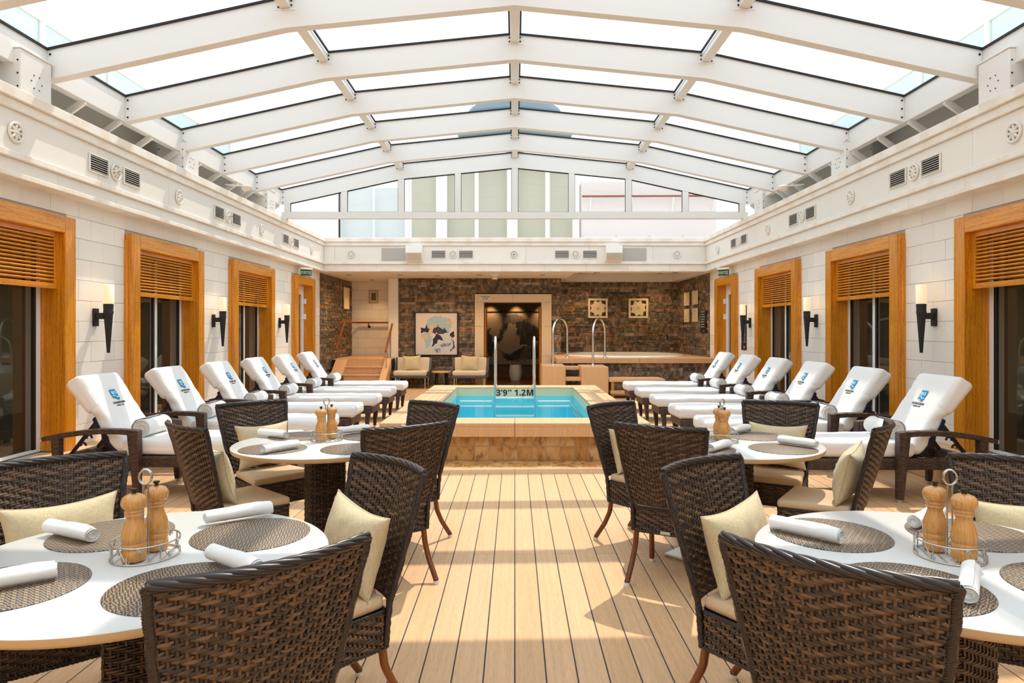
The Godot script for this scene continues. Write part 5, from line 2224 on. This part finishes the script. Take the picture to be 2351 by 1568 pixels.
func build_dining() -> void:
	# tables
	var first: Node3D = null
	var turns := [0.42, 0.42, -0.4, -0.4]
	for k in 4:
		var lab := "round white-topped dining table on woven pedestal, %s of four" % TNAME[k]
		var p := at(TABLES[k][0], 0, TABLES[k][1])
		if first == null:
			first = thing("dining_table", lab, "table", p, 0, "round dining tables")
			table_parts(first)
		else:
			copy_of(first, "dining_table", lab, p, 0)
	# chairs and pillows
	var c0: Node3D = null
	var p0: Node3D = null
	for c in CHAIRS:
		var turn := atan2(-c[4], c[5])
		var lab := "dark wicker dining chair on the %s side of the %s table" % [c[1], TNAME[c[0]]]
		var o: Node3D
		if c0 == null:
			o = thing("dining_chair", lab, "chair", at(c[2], 0, c[3]), turn, "wicker dining chairs")
			chair_parts(o)
			c0 = o
		else:
			o = copy_of(c0, "dining_chair", lab, at(c[2], 0, c[3]), turn)
		if c[0] == 3 and c[1] == "near left":
			var mt := MB.new()
			mt.bx(Vector3(-0.03, 0.303, 0.105), Vector3(0.03, 0.321, 0.118), 0.002)
			put(mt, "maker_tag", M.cap_metal, o)
		if c[6]:
			var plab := "beige linen cushion on the chair at the %s side of the %s table" % [c[1], TNAME[c[0]]]
			var q: Node3D
			if p0 == null:
				q = thing("throw_pillow", plab, "cushion", Vector3.ZERO, 0, "linen cushions on the chairs")
				pillow_parts(q, 11)
				p0 = q
			else:
				q = copy_of(p0, "throw_pillow", plab, Vector3.ZERO, 0)
			var roll: float = [0.0, 0.12, -0.1, 0.05, -0.06, 0.09, 0.03, -0.12][rng.randi() % 8]
			q.transform = Transform3D(Basis(Vector3.UP, turn), at(c[2], 0, c[3])) * Transform3D(Basis(Vector3.RIGHT, -0.24) * Basis(Vector3.BACK, roll), Vector3(0.01, 0.658, 0.165))
	# place mats
	for k in 4:
		for i in 4:
			var sx: float = [-1, 1, 1, -1][i]
			var sd: float = [1, 1, -1, -1][i]
			var b := MB.new()
			b.lathe([Vector2(0.0, 0.0), Vector2(0.205, 0.0), Vector2(0.207, 0.002), Vector2(0.205, 0.004), Vector2(0.0, 0.004)], 48)
			var m := put(b, "place_mat", M.mat_weave, self, at(TABLES[k][0] + sx * 0.255, TOP_Y, TABLES[k][1] + sd * 0.255))
			m.rotation.y = 0.5 + 0.4 * i
			tag(m, "round woven grey-brown place mat on the %s side of the %s table" % [["far left", "far right", "near right", "near left"][i], TNAME[k]], "place mat", "woven place mats")
	# napkins
	var nm: Mesh = napkin_mesh()
	for a in NAPKINS:
		var f := 0.977
		var p := at(a[2] * f, 0, a[3] * f)
		var q := at(a[4] * f, 0, a[5] * f)
		var d := (q - p).normalized()
		var o := place(nm, "rolled_napkin", M.napkin, self, (p + q) * 0.5 + Vector3(0, TOP_Y + 0.004, 0))
		o.basis = Basis(d, Vector3.UP, d.cross(Vector3.UP)) * Basis.from_scale(Vector3(1.0, 1.15, 1.15))
		tag(o, "rolled white cloth napkin on the %s place mat of the %s table" % [a[1], TNAME[a[0]]], "napkin", "rolled napkins")
	# mills and their wire stands
	var cad: Mesh = caddy_mesh()
	var hnd: Mesh = handle_mesh()
	var mill0: Node3D = null
	for k in 4:
		var c: Array = [[-1.226, 2.257], [-1.279, 4.615], [1.44, 2.25], [1.387, 4.555]][k]
		var s := thing("condiment_stand", "silver wire condiment stand with ring handle on the %s table" % TNAME[k], "condiment stand", at(c[0], TOP_Y, c[1]), [0.15, 0.6, -0.25, 0.5][k], "wire condiment stands")
		place(cad, "basket", M.wire, s)
		place(hnd, "handle", M.wire, s)
		for e in 2:
			var sg := -1.0 if e == 0 else 1.0
			var lab := "turned wooden pepper mill in the stand on the %s table, %s one" % [TNAME[k], "nearer" if sg < 0 else "farther"]
			var o: Node3D
			var w: Array = [[[-1.233, 2.2], [-1.219, 2.311]], [[-1.297, 4.55], [-1.262, 4.68]], [[1.452, 2.196], [1.426, 2.306]], [[1.388, 4.5], [1.384, 4.61]]][k][e]
			var q := at(w[0], TOP_Y + 0.006, w[1])
			if mill0 == null:
				o = thing("pepper_mill", lab, "pepper mill", q, 0, "wooden mills")
				mill_parts(o)
				mill0 = o
			else:
				o = copy_of(mill0, "pepper_mill", lab, q, rng.randf() * 6.0)


func table_parts(t: Node3D) -> void:
	var b := MB.new()
	b.lathe([Vector2(TABLE_R, TOP_Y - 0.004), Vector2(TABLE_R - 0.004, TOP_Y), Vector2(0.0, TOP_Y)], 96)
	b.lathe([Vector2(0.0, TOP_Y - 0.034), Vector2(TABLE_R - 0.02, TOP_Y - 0.034)], 96)
	put(b, "table_top", M.table_top, t)
	b = MB.new()
	b.lathe([Vector2(TABLE_R - 0.02, TOP_Y - 0.034), Vector2(TABLE_R - 0.006, TOP_Y - 0.03), Vector2(TABLE_R, TOP_Y - 0.02), Vector2(TABLE_R, TOP_Y - 0.004)], 96)
	put(b, "table_edge", M.table_edge, t)
	set_ring([Vector3(-0.11, 0, -0.11), Vector3(-0.11, 0, 0.11), Vector3(0.11, 0, 0.11), Vector3(0.11, 0, -0.11)], 0.02, 0.01)
	var turn := Basis(Vector3.UP, 0.5)
	for k in ring_pts.size():
		ring_pts[k] = turn * ring_pts[k]
	b = MB.new()
	var sp := func(u: float, v: float) -> Vector3: return ring_at(u) + Vector3(0, lerpf(0.03, 0.72, v), 0)
	weave(b, sp, 74, int(ring_len / 0.021), 2, 0.0056, 0.0024, 0.0034, 2.0, 9, 4, 0.006)
	stuff(put(b, "woven_pedestal", M.wicker, t))
	b = MB.new()
	b.box(Vector3(0, 0.375, 0), Vector3(0.2, 0.69, 0.2), 0.01, turn)
	put(b, "pedestal_core", M.wicker_core, t)
	b = MB.new()
	b.box(Vector3(0, 0.012, 0), Vector3(0.62, 0.022, 0.62), 0.006, Basis(Vector3.UP, 0.78))
	put(b, "base_plate", M.cap_metal, t)


func mill_parts(t: Node3D) -> void:
	var b := MB.new()
	var P := []
	for q in [[0, 0], [35, 0], [37, 3], [37, 33], [34, 36], [34, 38], [36.5, 41], [36.5, 53], [33.5, 56], [33.5, 58], [37, 61], [38, 74], [37, 88], [33, 104], [27, 120], [23.5, 132], [23, 139], [27, 143], [28, 147], [25, 150], [25, 152], [28.5, 155], [28.5, 160], [26, 163], [26, 164]]:
		P.append(Vector2(q[0], q[1]) * 0.001)
	b.lathe(P, 28)
	put(b, "body", M.beech, t)
	b = MB.new()
	P = []
	for q in [[26, 164], [31, 168], [36, 174], [38.5, 182], [38.5, 191], [35, 201], [28, 208], [18, 212.5], [8, 214], [0, 214]]:
		P.append(Vector2(q[0], q[1]) * 0.001)
	b.lathe(P, 28)
	put(b, "head", M.beech, t)
	b = MB.new()
	b.lathe([Vector2(0.009, 0.213), Vector2(0.006, 0.217), Vector2(0.006, 0.221), Vector2(0.011, 0.226), Vector2(0.010, 0.230), Vector2(0, 0.231)], 14)
	put(b, "knob", M.mill_knob, t)


func caddy_mesh() -> Mesh:
	var b := MB.new()
	var R := 0.103
	for y in [0.004, 0.056]:
		var pts := []
		for i in 36:
			var a := TAU * i / 36.0
			# the rings open a little at the middle, where they turn down
			pts.append(Vector3(cos(a) * R, y, sin(a) * R * 1.06))
		b.tube(pts, 0.0028, 6, true)
	for x in [-0.07, -0.035, 0.0, 0.035, 0.07]:
		var z := sqrt(R * R - x * x) * 1.04
		b.tube([Vector3(x, 0.004, -z), Vector3(x, 0.004, z)], 0.0016, 5)
	for k in 10:
		# an S scroll on the ring
		var a0 := TAU * k / 10.0
		var pts := []
		for i in 21:
			var t := i / 20.0
			var w: float
			var y: float
			if t < 0.3:
				var q := (0.3 - t) / 0.3 * PI * 1.5
				w = -0.16 + 0.07 * sin(q) * 0.9
				y = 0.018 + 0.012 * cos(q)
			elif t > 0.7:
				var q := (t - 0.7) / 0.3 * PI * 1.5
				w = 0.16 - 0.07 * sin(q) * 0.9
				y = 0.042 - 0.012 * cos(q) + 0.0
			else:
				var q := (t - 0.3) / 0.4
				w = lerpf(-0.16, 0.16, q)
				y = lerpf(0.03, 0.03, q) + 0.0 + 0.02 * sin((q - 0.5) * PI)
			pts.append(Vector3(cos(a0 + w) * R, y, sin(a0 + w) * R * 1.06))
		b.tube(pts, 0.0018, 5)
	for k in 4:
		var a := PI / 4 + k * PI / 2
		b.tube([Vector3(cos(a) * R, 0.004, sin(a) * R * 1.06), Vector3(cos(a) * R, 0.056, sin(a) * R * 1.06)], 0.0025, 6)
	return b.mesh()


func handle_mesh() -> Mesh:
	var b := MB.new()
	var pts := [Vector3(-0.008, 0.004, 0), Vector3(-0.008, 0.12, 0), Vector3(-0.007, 0.235, 0)]
	for i in 21:
		var a := -PI * 0.5 - 0.35 - (TAU - 0.7) * i / 20.0
		pts.append(Vector3(cos(a) * 0.02, 0.262 + sin(a) * 0.025, 0.0))
	pts.append(Vector3(0.007, 0.235, 0))
	pts.append(Vector3(0.008, 0.12, 0))
	pts.append(Vector3(0.008, 0.004, 0))
	b.tube(pts, 0.0032, 8)
	var ring := []
	for i in 24:
		var a := TAU * i / 24.0
		ring.append(Vector3(cos(a) * 0.0195, 0.262 + sin(a) * 0.0245, 0.006))
	b.tube(ring, 0.0028, 6, true)
	return b.mesh()


func napkin_mesh() -> Mesh:
	var b := MB.new()
	var rows := []
	var n := FastNoiseLite.new()
	n.frequency = 2.0
	for j in 15:
		var t := j / 14.0
		var x := lerpf(-0.125, 0.125, t)
		var row := PackedVector3Array()
		for i in 65:
			var a := i / 64.0 * TAU * 3.3
			var r := 0.005 + 0.0185 * pow(i / 64.0, 0.9) + 0.0012 * n.get_noise_2d(x * 30.0, a * 0.5)
			if i > 60:
				r += 0.004 * (i - 60) / 4.0 * smoothstep(0.3, 0.6, t) * smoothstep(1.0, 0.8, t)
			var sk := x + (0.004 * sin(a * 0.5) if j == 0 or j == 14 else 0.0)
			row.append(Vector3(sk, 0.025 + maxf(-0.0245, r * sin(a) * 0.95), r * cos(a) * 1.08))
		rows.append(row)
	b.grid(rows, false, false, true)
	for e in [-1.0, 1.0]:
		b.lathe([Vector2(0.0215, -0.118 if e < 0 else 0.118), Vector2(0.0, -0.118 if e < 0 else 0.118)], 20, Transform3D(Basis(Vector3.BACK, -PI / 2), Vector3(0, 0.025, 0)))
	return b.mesh()


# ---------------------------------------------------------------- sun loungers
func build_loungers() -> void:
	var first: Node3D = null
	var roll0: Node3D = null
	var nth := ["nearest", "second", "third", "fourth", "fifth", "farthest"]
	for s in [-1.0, 1.0]:
		for k in 6:
			var side := "left" if s < 0 else "right"
			var lab := "white-covered wicker sun lounger by the %s wall, %s of six from the camera" % [side, nth[k]]
			var d: float = (6.42 if s < 0 else 6.3) + 1.29 * k
			var p := at(s * 2.06, 0, d)
			var turn := PI if s < 0 else 0.0
			var o: Node3D
			if first == null:
				o = thing("sun_lounger", lab, "sun lounger", p, turn, "covered sun loungers")
				lounger_parts(o)
				first = o
			else:
				o = copy_of(first, "sun_lounger", lab, p, turn)
			var rl := "rolled white towel on the %s lounger from the camera, %s side" % [nth[k], side]
			if roll0 == null:
				roll0 = thing("rolled_towel", rl, "towel", Vector3.ZERO, 0, "rolled towels on the loungers")
				towel_parts(roll0)
				o = roll0
			else:
				o = copy_of(roll0, "rolled_towel", rl, Vector3.ZERO, 0)
			o.position = p + Vector3(s * 1.36, 0.52, 0)
			o.rotation.y = turn


func towel_parts(t: Node3D) -> void:
	var b := MB.new()
	var rows := []
	var n := FastNoiseLite.new()
	n.seed = 4
	n.frequency = 3.0
	for j in 13:
		var z := lerpf(0.2, -0.2, j / 12.0)
		var row := PackedVector3Array()
		for i in 81:
			var a := i / 80.0 * TAU * 4.2
			var r := 0.012 + 0.078 * i / 80.0 + 0.004 * n.get_noise_2d(z * 4.0, a * 0.4)
			row.append(Vector3(r * cos(a) * 1.08, 0.088 + maxf(-0.088, r * sin(a)), z + 0.008 * sin(a * 0.5)))
		rows.append(row)
	b.grid(rows, false, false, true)
	for e in [-1.0, 1.0]:
		b.lathe([Vector2(0.082, e * 0.19), Vector2(0.0, e * 0.19)], 24, Transform3D(Basis(Vector3.RIGHT, PI / 2), Vector3(0, 0.088, 0)))
	put(b, "cloth", M.terry, t)


func lounger_parts(t: Node3D) -> void:
	# local: x from the foot end to the head end, z across
	var b := MB.new()
	for z in [-0.3, 0.3]:
		b = MB.new()
		b.box(Vector3(1.05, 0.325, z), Vector3(2.0, 0.1, 0.05), 0.01)
		put(b, "side_rail", M.woven, t)
	b = MB.new()
	b.box(Vector3(0.07, 0.325, 0), Vector3(0.06, 0.1, 0.56), 0.01)
	put(b, "foot_rail", M.woven, t)
	b = MB.new()
	b.box(Vector3(2.02, 0.325, 0), Vector3(0.06, 0.1, 0.56), 0.01)
	put(b, "head_rail", M.woven, t)
	b = MB.new()
	b.box(Vector3(0.8, 0.365, 0), Vector3(1.45, 0.02, 0.58))
	put(b, "slat_bed", M.wicker_core, t)
	for z in [-0.28, 0.28]:
		leg(t, Vector3(0.1, 0.3, z), Vector3(0.12, 0.0, z * 1.02), 0.075, 0.042)
	for z in [-0.365, 0.365]:
		leg(t, Vector3(1.33, 0.6, z), Vector3(1.30, 0.0, z), 0.095, 0.05)
		leg(t, Vector3(2.02, 0.55, z), Vector3(2.0, 0.0, z), 0.075, 0.045)
		b = MB.new()
		var arm := [Vector3(1.285, 0.592, z), Vector3(1.45, 0.605, z), Vector3(1.62, 0.607, z), Vector3(1.8, 0.592, z), Vector3(1.98, 0.567, z), Vector3(2.14, 0.535, z)]
		for i in arm.size() - 1:
			var th := 0.05 - 0.002 * i
			b.bar(arm[i] - (arm[i + 1] - arm[i]).normalized() * 0.006, arm[i + 1], 0.075, th, Vector3.UP, 0.008)
		put(b, "armrest", M.woven, t)
		b = MB.new()
		b.tube([Vector3(2.14, 0.535, z), Vector3(2.165, 0.53, z)], 0.018, 8)
		put(b, "arm_cap", M.cap_metal, t)
	# back support bars with notched hooks
	for z in [-0.2, 0.2]:
		b = MB.new()
		b.bar(Vector3(1.68, 0.78, z), Vector3(2.0, 0.37, z), 0.018, 0.03)
		b.bar(Vector3(1.46, 0.36, z), Vector3(1.78, 0.86, z), 0.02, 0.03)
		for q in [0.25, 0.42]:
			var c := Vector3(1.68, 0.78, z).lerp(Vector3(2.0, 0.37, z), 1.0 - q)
			var hook := []
			for i in 9:
				var a := -0.4 + PI * 1.2 * i / 8.0
				hook.append(c + Vector3(-0.03 + 0.024 * cos(a), -0.02 + 0.024 * sin(a), 0))
			b.tube(hook, 0.009, 6)
		put(b, "support_bar", M.dark_metal, t)
	# cushions under fitted towelling covers
	var n := FastNoiseLite.new()
	n.seed = 8
	n.frequency = 1.6
	var sag := func(p: Vector3) -> Vector3:
		var q := p
		q.y += 0.012 * n.get_noise_2d(p.x * 2.0, p.z * 3.0) + (0.006 if p.y > 0.0 else -0.004 * n.get_noise_2d(p.x * 6.0, p.z * 2.0))
		q.z += 0.008 * n.get_noise_2d(p.x * 4.0 + 7.0, p.y * 4.0)
		return q
	b = MB.new()
	b.rbox(Vector3(0.745, 0.448, 0), Vector3(1.49, 0.145, 0.62), 0.055, 18, Basis(), sag)
	put(b, "seat_cover", M.terry, t)
	var e := deg_to_rad(57)
	var bx := Vector3(cos(e), sin(e), 0)
	var bz := Vector3(0, 0, 1)
	var by := bz.cross(bx)
	var B := Basis(bx, by, bz)
	var c := Vector3(1.485, 0.415, 0) + bx * 0.39
	var fold := func(p: Vector3) -> Vector3:
		var q := p
		q.y += 0.008 * n.get_noise_2d(p.x * 2.5, p.z * 2.5)
		if absf(p.z) > 0.24 and p.x < 0.12:
			# loose skirt folds below the hood
			q.z += signf(p.z) * (0.02 * sin(p.x * 34.0 + p.y * 26.0) - 0.012) * (0.5 - p.y * 4.0)
		return q
	b = MB.new()
	b.rbox(c, Vector3(0.8, 0.12, 0.6), 0.05, 22, B, fold)
	put(b, "back_cover", M.terry, t)
	b = MB.new()
	var hood := func(p: Vector3) -> Vector3:
		var q := p
		var w := clampf((p.x + 0.2) / 0.4, 0.0, 1.0)
		q.z *= lerpf(0.985, 1.0, w)
		q.y += 0.006 * n.get_noise_2d(p.x * 3.0 + 3.0, p.z * 3.0) - (0.035 * w if p.y < 0.0 else 0.0)
		return q
	b.rbox(c + bx * 0.225 - by * 0.016, Vector3(0.36, 0.138, 0.615), 0.05, 14, B, hood)
	put(b, "back_hood", M.terry, t)
	b = MB.new()
	b.rbox(c - bx * 0.19 - by * 0.068, Vector3(0.4, 0.05, 0.54), 0.02, 6, B)
	put(b, "back_pad", M.navy, t)
	# printed badge and lettering
	var fy := 0.0665
	var L := Transform3D(Basis(bz, bx, by), c + bx * 0.15 + by * fy)
	b = MB.new()
	var P := PackedVector2Array([Vector2(-0.045, -0.045)])
	for i in 9:
		var u := i / 8.0
		P.append(Vector2(lerpf(-0.045, 0.045, u), -0.05 + 0.014 * sin(u * TAU)))
	P.append(Vector2(0.045, 0.05))
	P.append(Vector2(-0.045, 0.05))
	b.prism(P, 0.0, 0.0012, L)
	var bd := put(b, "badge", M.logo_blue, t)
	bd.set_meta("label", "printed blue wave badge")
	lettering("NCL", 0.042, 0.001, M.logo_white, t, L * Transform3D(Basis(), Vector3(0, 0.014, 0.0014)), "badge_letters")
	b = MB.new()
	P = PackedVector2Array()
	for i in 9:
		var u := i / 8.0
		P.append(Vector2(lerpf(-0.045, 0.045, u), -0.028 + 0.012 * sin(u * TAU)))
	for i in 9:
		var u := 1.0 - i / 8.0
		P.append(Vector2(lerpf(-0.045, 0.045, u), -0.02 + 0.012 * sin(u * TAU)))
	b.prism(P, 0.001, 0.002, L)
	put(b, "badge_wave", M.logo_white, t)
	lettering("NORWEGIAN", 0.03, 0.001, M.ink, t, L * Transform3D(Basis(), Vector3(0, -0.09, -0.003)), "lettering")
	lettering("CRUISE LINE", 0.019, 0.001, M.ink, t, L * Transform3D(Basis(), Vector3(0, -0.118, -0.006)), "lettering")


func leg(t: Node3D, a: Vector3, z: Vector3, w0: float, w1: float) -> void:
	var b := MB.new()
	var f := z + Vector3(0, 0.028, 0)
	b.bar(f, a, w1, w1, Vector3.BACK, 0.0, w0, w0 * 0.85)
	var o := put(b, "leg", M.woven, t)
	b = MB.new()
	b.lathe([Vector2(0.0, 0.0), Vector2(w1 * 0.42, 0.0), Vector2(w1 * 0.5, 0.03), Vector2(0.0, 0.031)], 12, Transform3D(Basis(), z))
	put(b, "cap", M.cap_metal, o)


# ---------------------------------------------------------------- lounge chairs at the far wall
func build_armchairs() -> void:
	var first: Node3D = null
	for k in 2:
		var x: float = [-2.68, -1.17][k]
		var lab: String = ["grey-framed beige lounge chair left of the small round table", "grey-framed beige lounge chair beside the far doorway"][k]
		var o: Node3D
		if first == null:
			o = thing("lounge_chair", lab, "armchair", at(x, 0, 17.75), 0, "beige lounge chairs")
			armchair_parts(o)
			first = o
		else:
			o = copy_of(first, "lounge_chair", lab, at(x, 0, 17.75), 0)
		var q := thing("throw_pillow", ["square beige cushion on the lounge chair left of the round table", "square beige cushion on the lounge chair by the doorway"][k], "cushion", Vector3.ZERO, 0, "lounge chair cushions")
		pillow_parts(q, 31 + k)
		q.transform = Transform3D(Basis(Vector3.RIGHT, -0.25) * Basis(Vector3.BACK, [0.05, -0.05][k]) * Basis.from_scale(Vector3(1.15, 1.25, 1.1)), at(x, 0.645, 17.66))
	var t := thing("side_table", "small round side table between the two lounge chairs", "side table", at(-1.9, 0, 17.6))
	var b := MB.new()
	b.lathe([Vector2(0.0, 0.4), Vector2(0.25, 0.4), Vector2(0.26, 0.41), Vector2(0.26, 0.425), Vector2(0.25, 0.435), Vector2(0.0, 0.435)], 32)
	put(b, "table_top", M.table_edge, t)
	for i in 4:
		var a := TAU * i / 4.0 + 0.5
		b = MB.new()
		b.bar(Vector3(cos(a) * 0.17, 0.4, sin(a) * 0.17), Vector3(cos(a) * 0.21, 0.0, sin(a) * 0.21), 0.035, 0.03)
		put(b, "leg", M.dark_metal, t)


func armchair_parts(t: Node3D) -> void:
	var b := MB.new()
	b.rbox(Vector3(0, 0.3, 0.05), Vector3(0.92, 0.06, 0.78), 0.02, 6)
	put(b, "seat_frame", M.chair_grey, t)
	b = MB.new()
	b.rbox(Vector3(0, 0.52, -0.33), Vector3(0.94, 0.5, 0.05), 0.02, 6, Basis(Vector3.RIGHT, -0.15))
	put(b, "back_shell", M.chair_grey, t)
	for s in [-1.0, 1.0]:
		b = MB.new()
		b.prism(PackedVector2Array([Vector2(-0.42, 0.28), Vector2(0.35, 0.28), Vector2(0.38, 0.42), Vector2(-0.1, 0.48), Vector2(-0.28, 0.76), Vector2(-0.4, 0.77)]), -0.02, 0.02, Transform3D(Basis(Vector3(0, 0, 1), Vector3.UP, Vector3(-1, 0, 0)), Vector3(s * 0.46, 0, 0)))
		put(b, "side_panel", M.chair_grey, t)
		for z in [-0.28, 0.36]:
			b = MB.new()
			b.tube([Vector3(s * 0.38, 0.0, z), Vector3(s * 0.38, 0.28, z)], 0.014, 8)
			put(b, "leg", M.chrome, t)
	b = MB.new()
	b.tube([Vector3(-0.38, 0.08, 0.36), Vector3(0.38, 0.08, -0.28)], 0.01, 6)
	b.tube([Vector3(0.38, 0.08, 0.36), Vector3(-0.38, 0.08, -0.28)], 0.01, 6)
	put(b, "stretcher", M.chrome, t)
	b = MB.new()
	b.rbox(Vector3(0, 0.39, 0.08), Vector3(0.86, 0.13, 0.68), 0.045, 8)
	put(b, "seat_cushion", M.upholstery, t)
	b = MB.new()
	b.rbox(Vector3(0, 0.6, -0.24), Vector3(0.86, 0.36, 0.12), 0.045, 8, Basis(Vector3.RIGHT, -0.15))
	put(b, "back_cushion", M.upholstery, t)
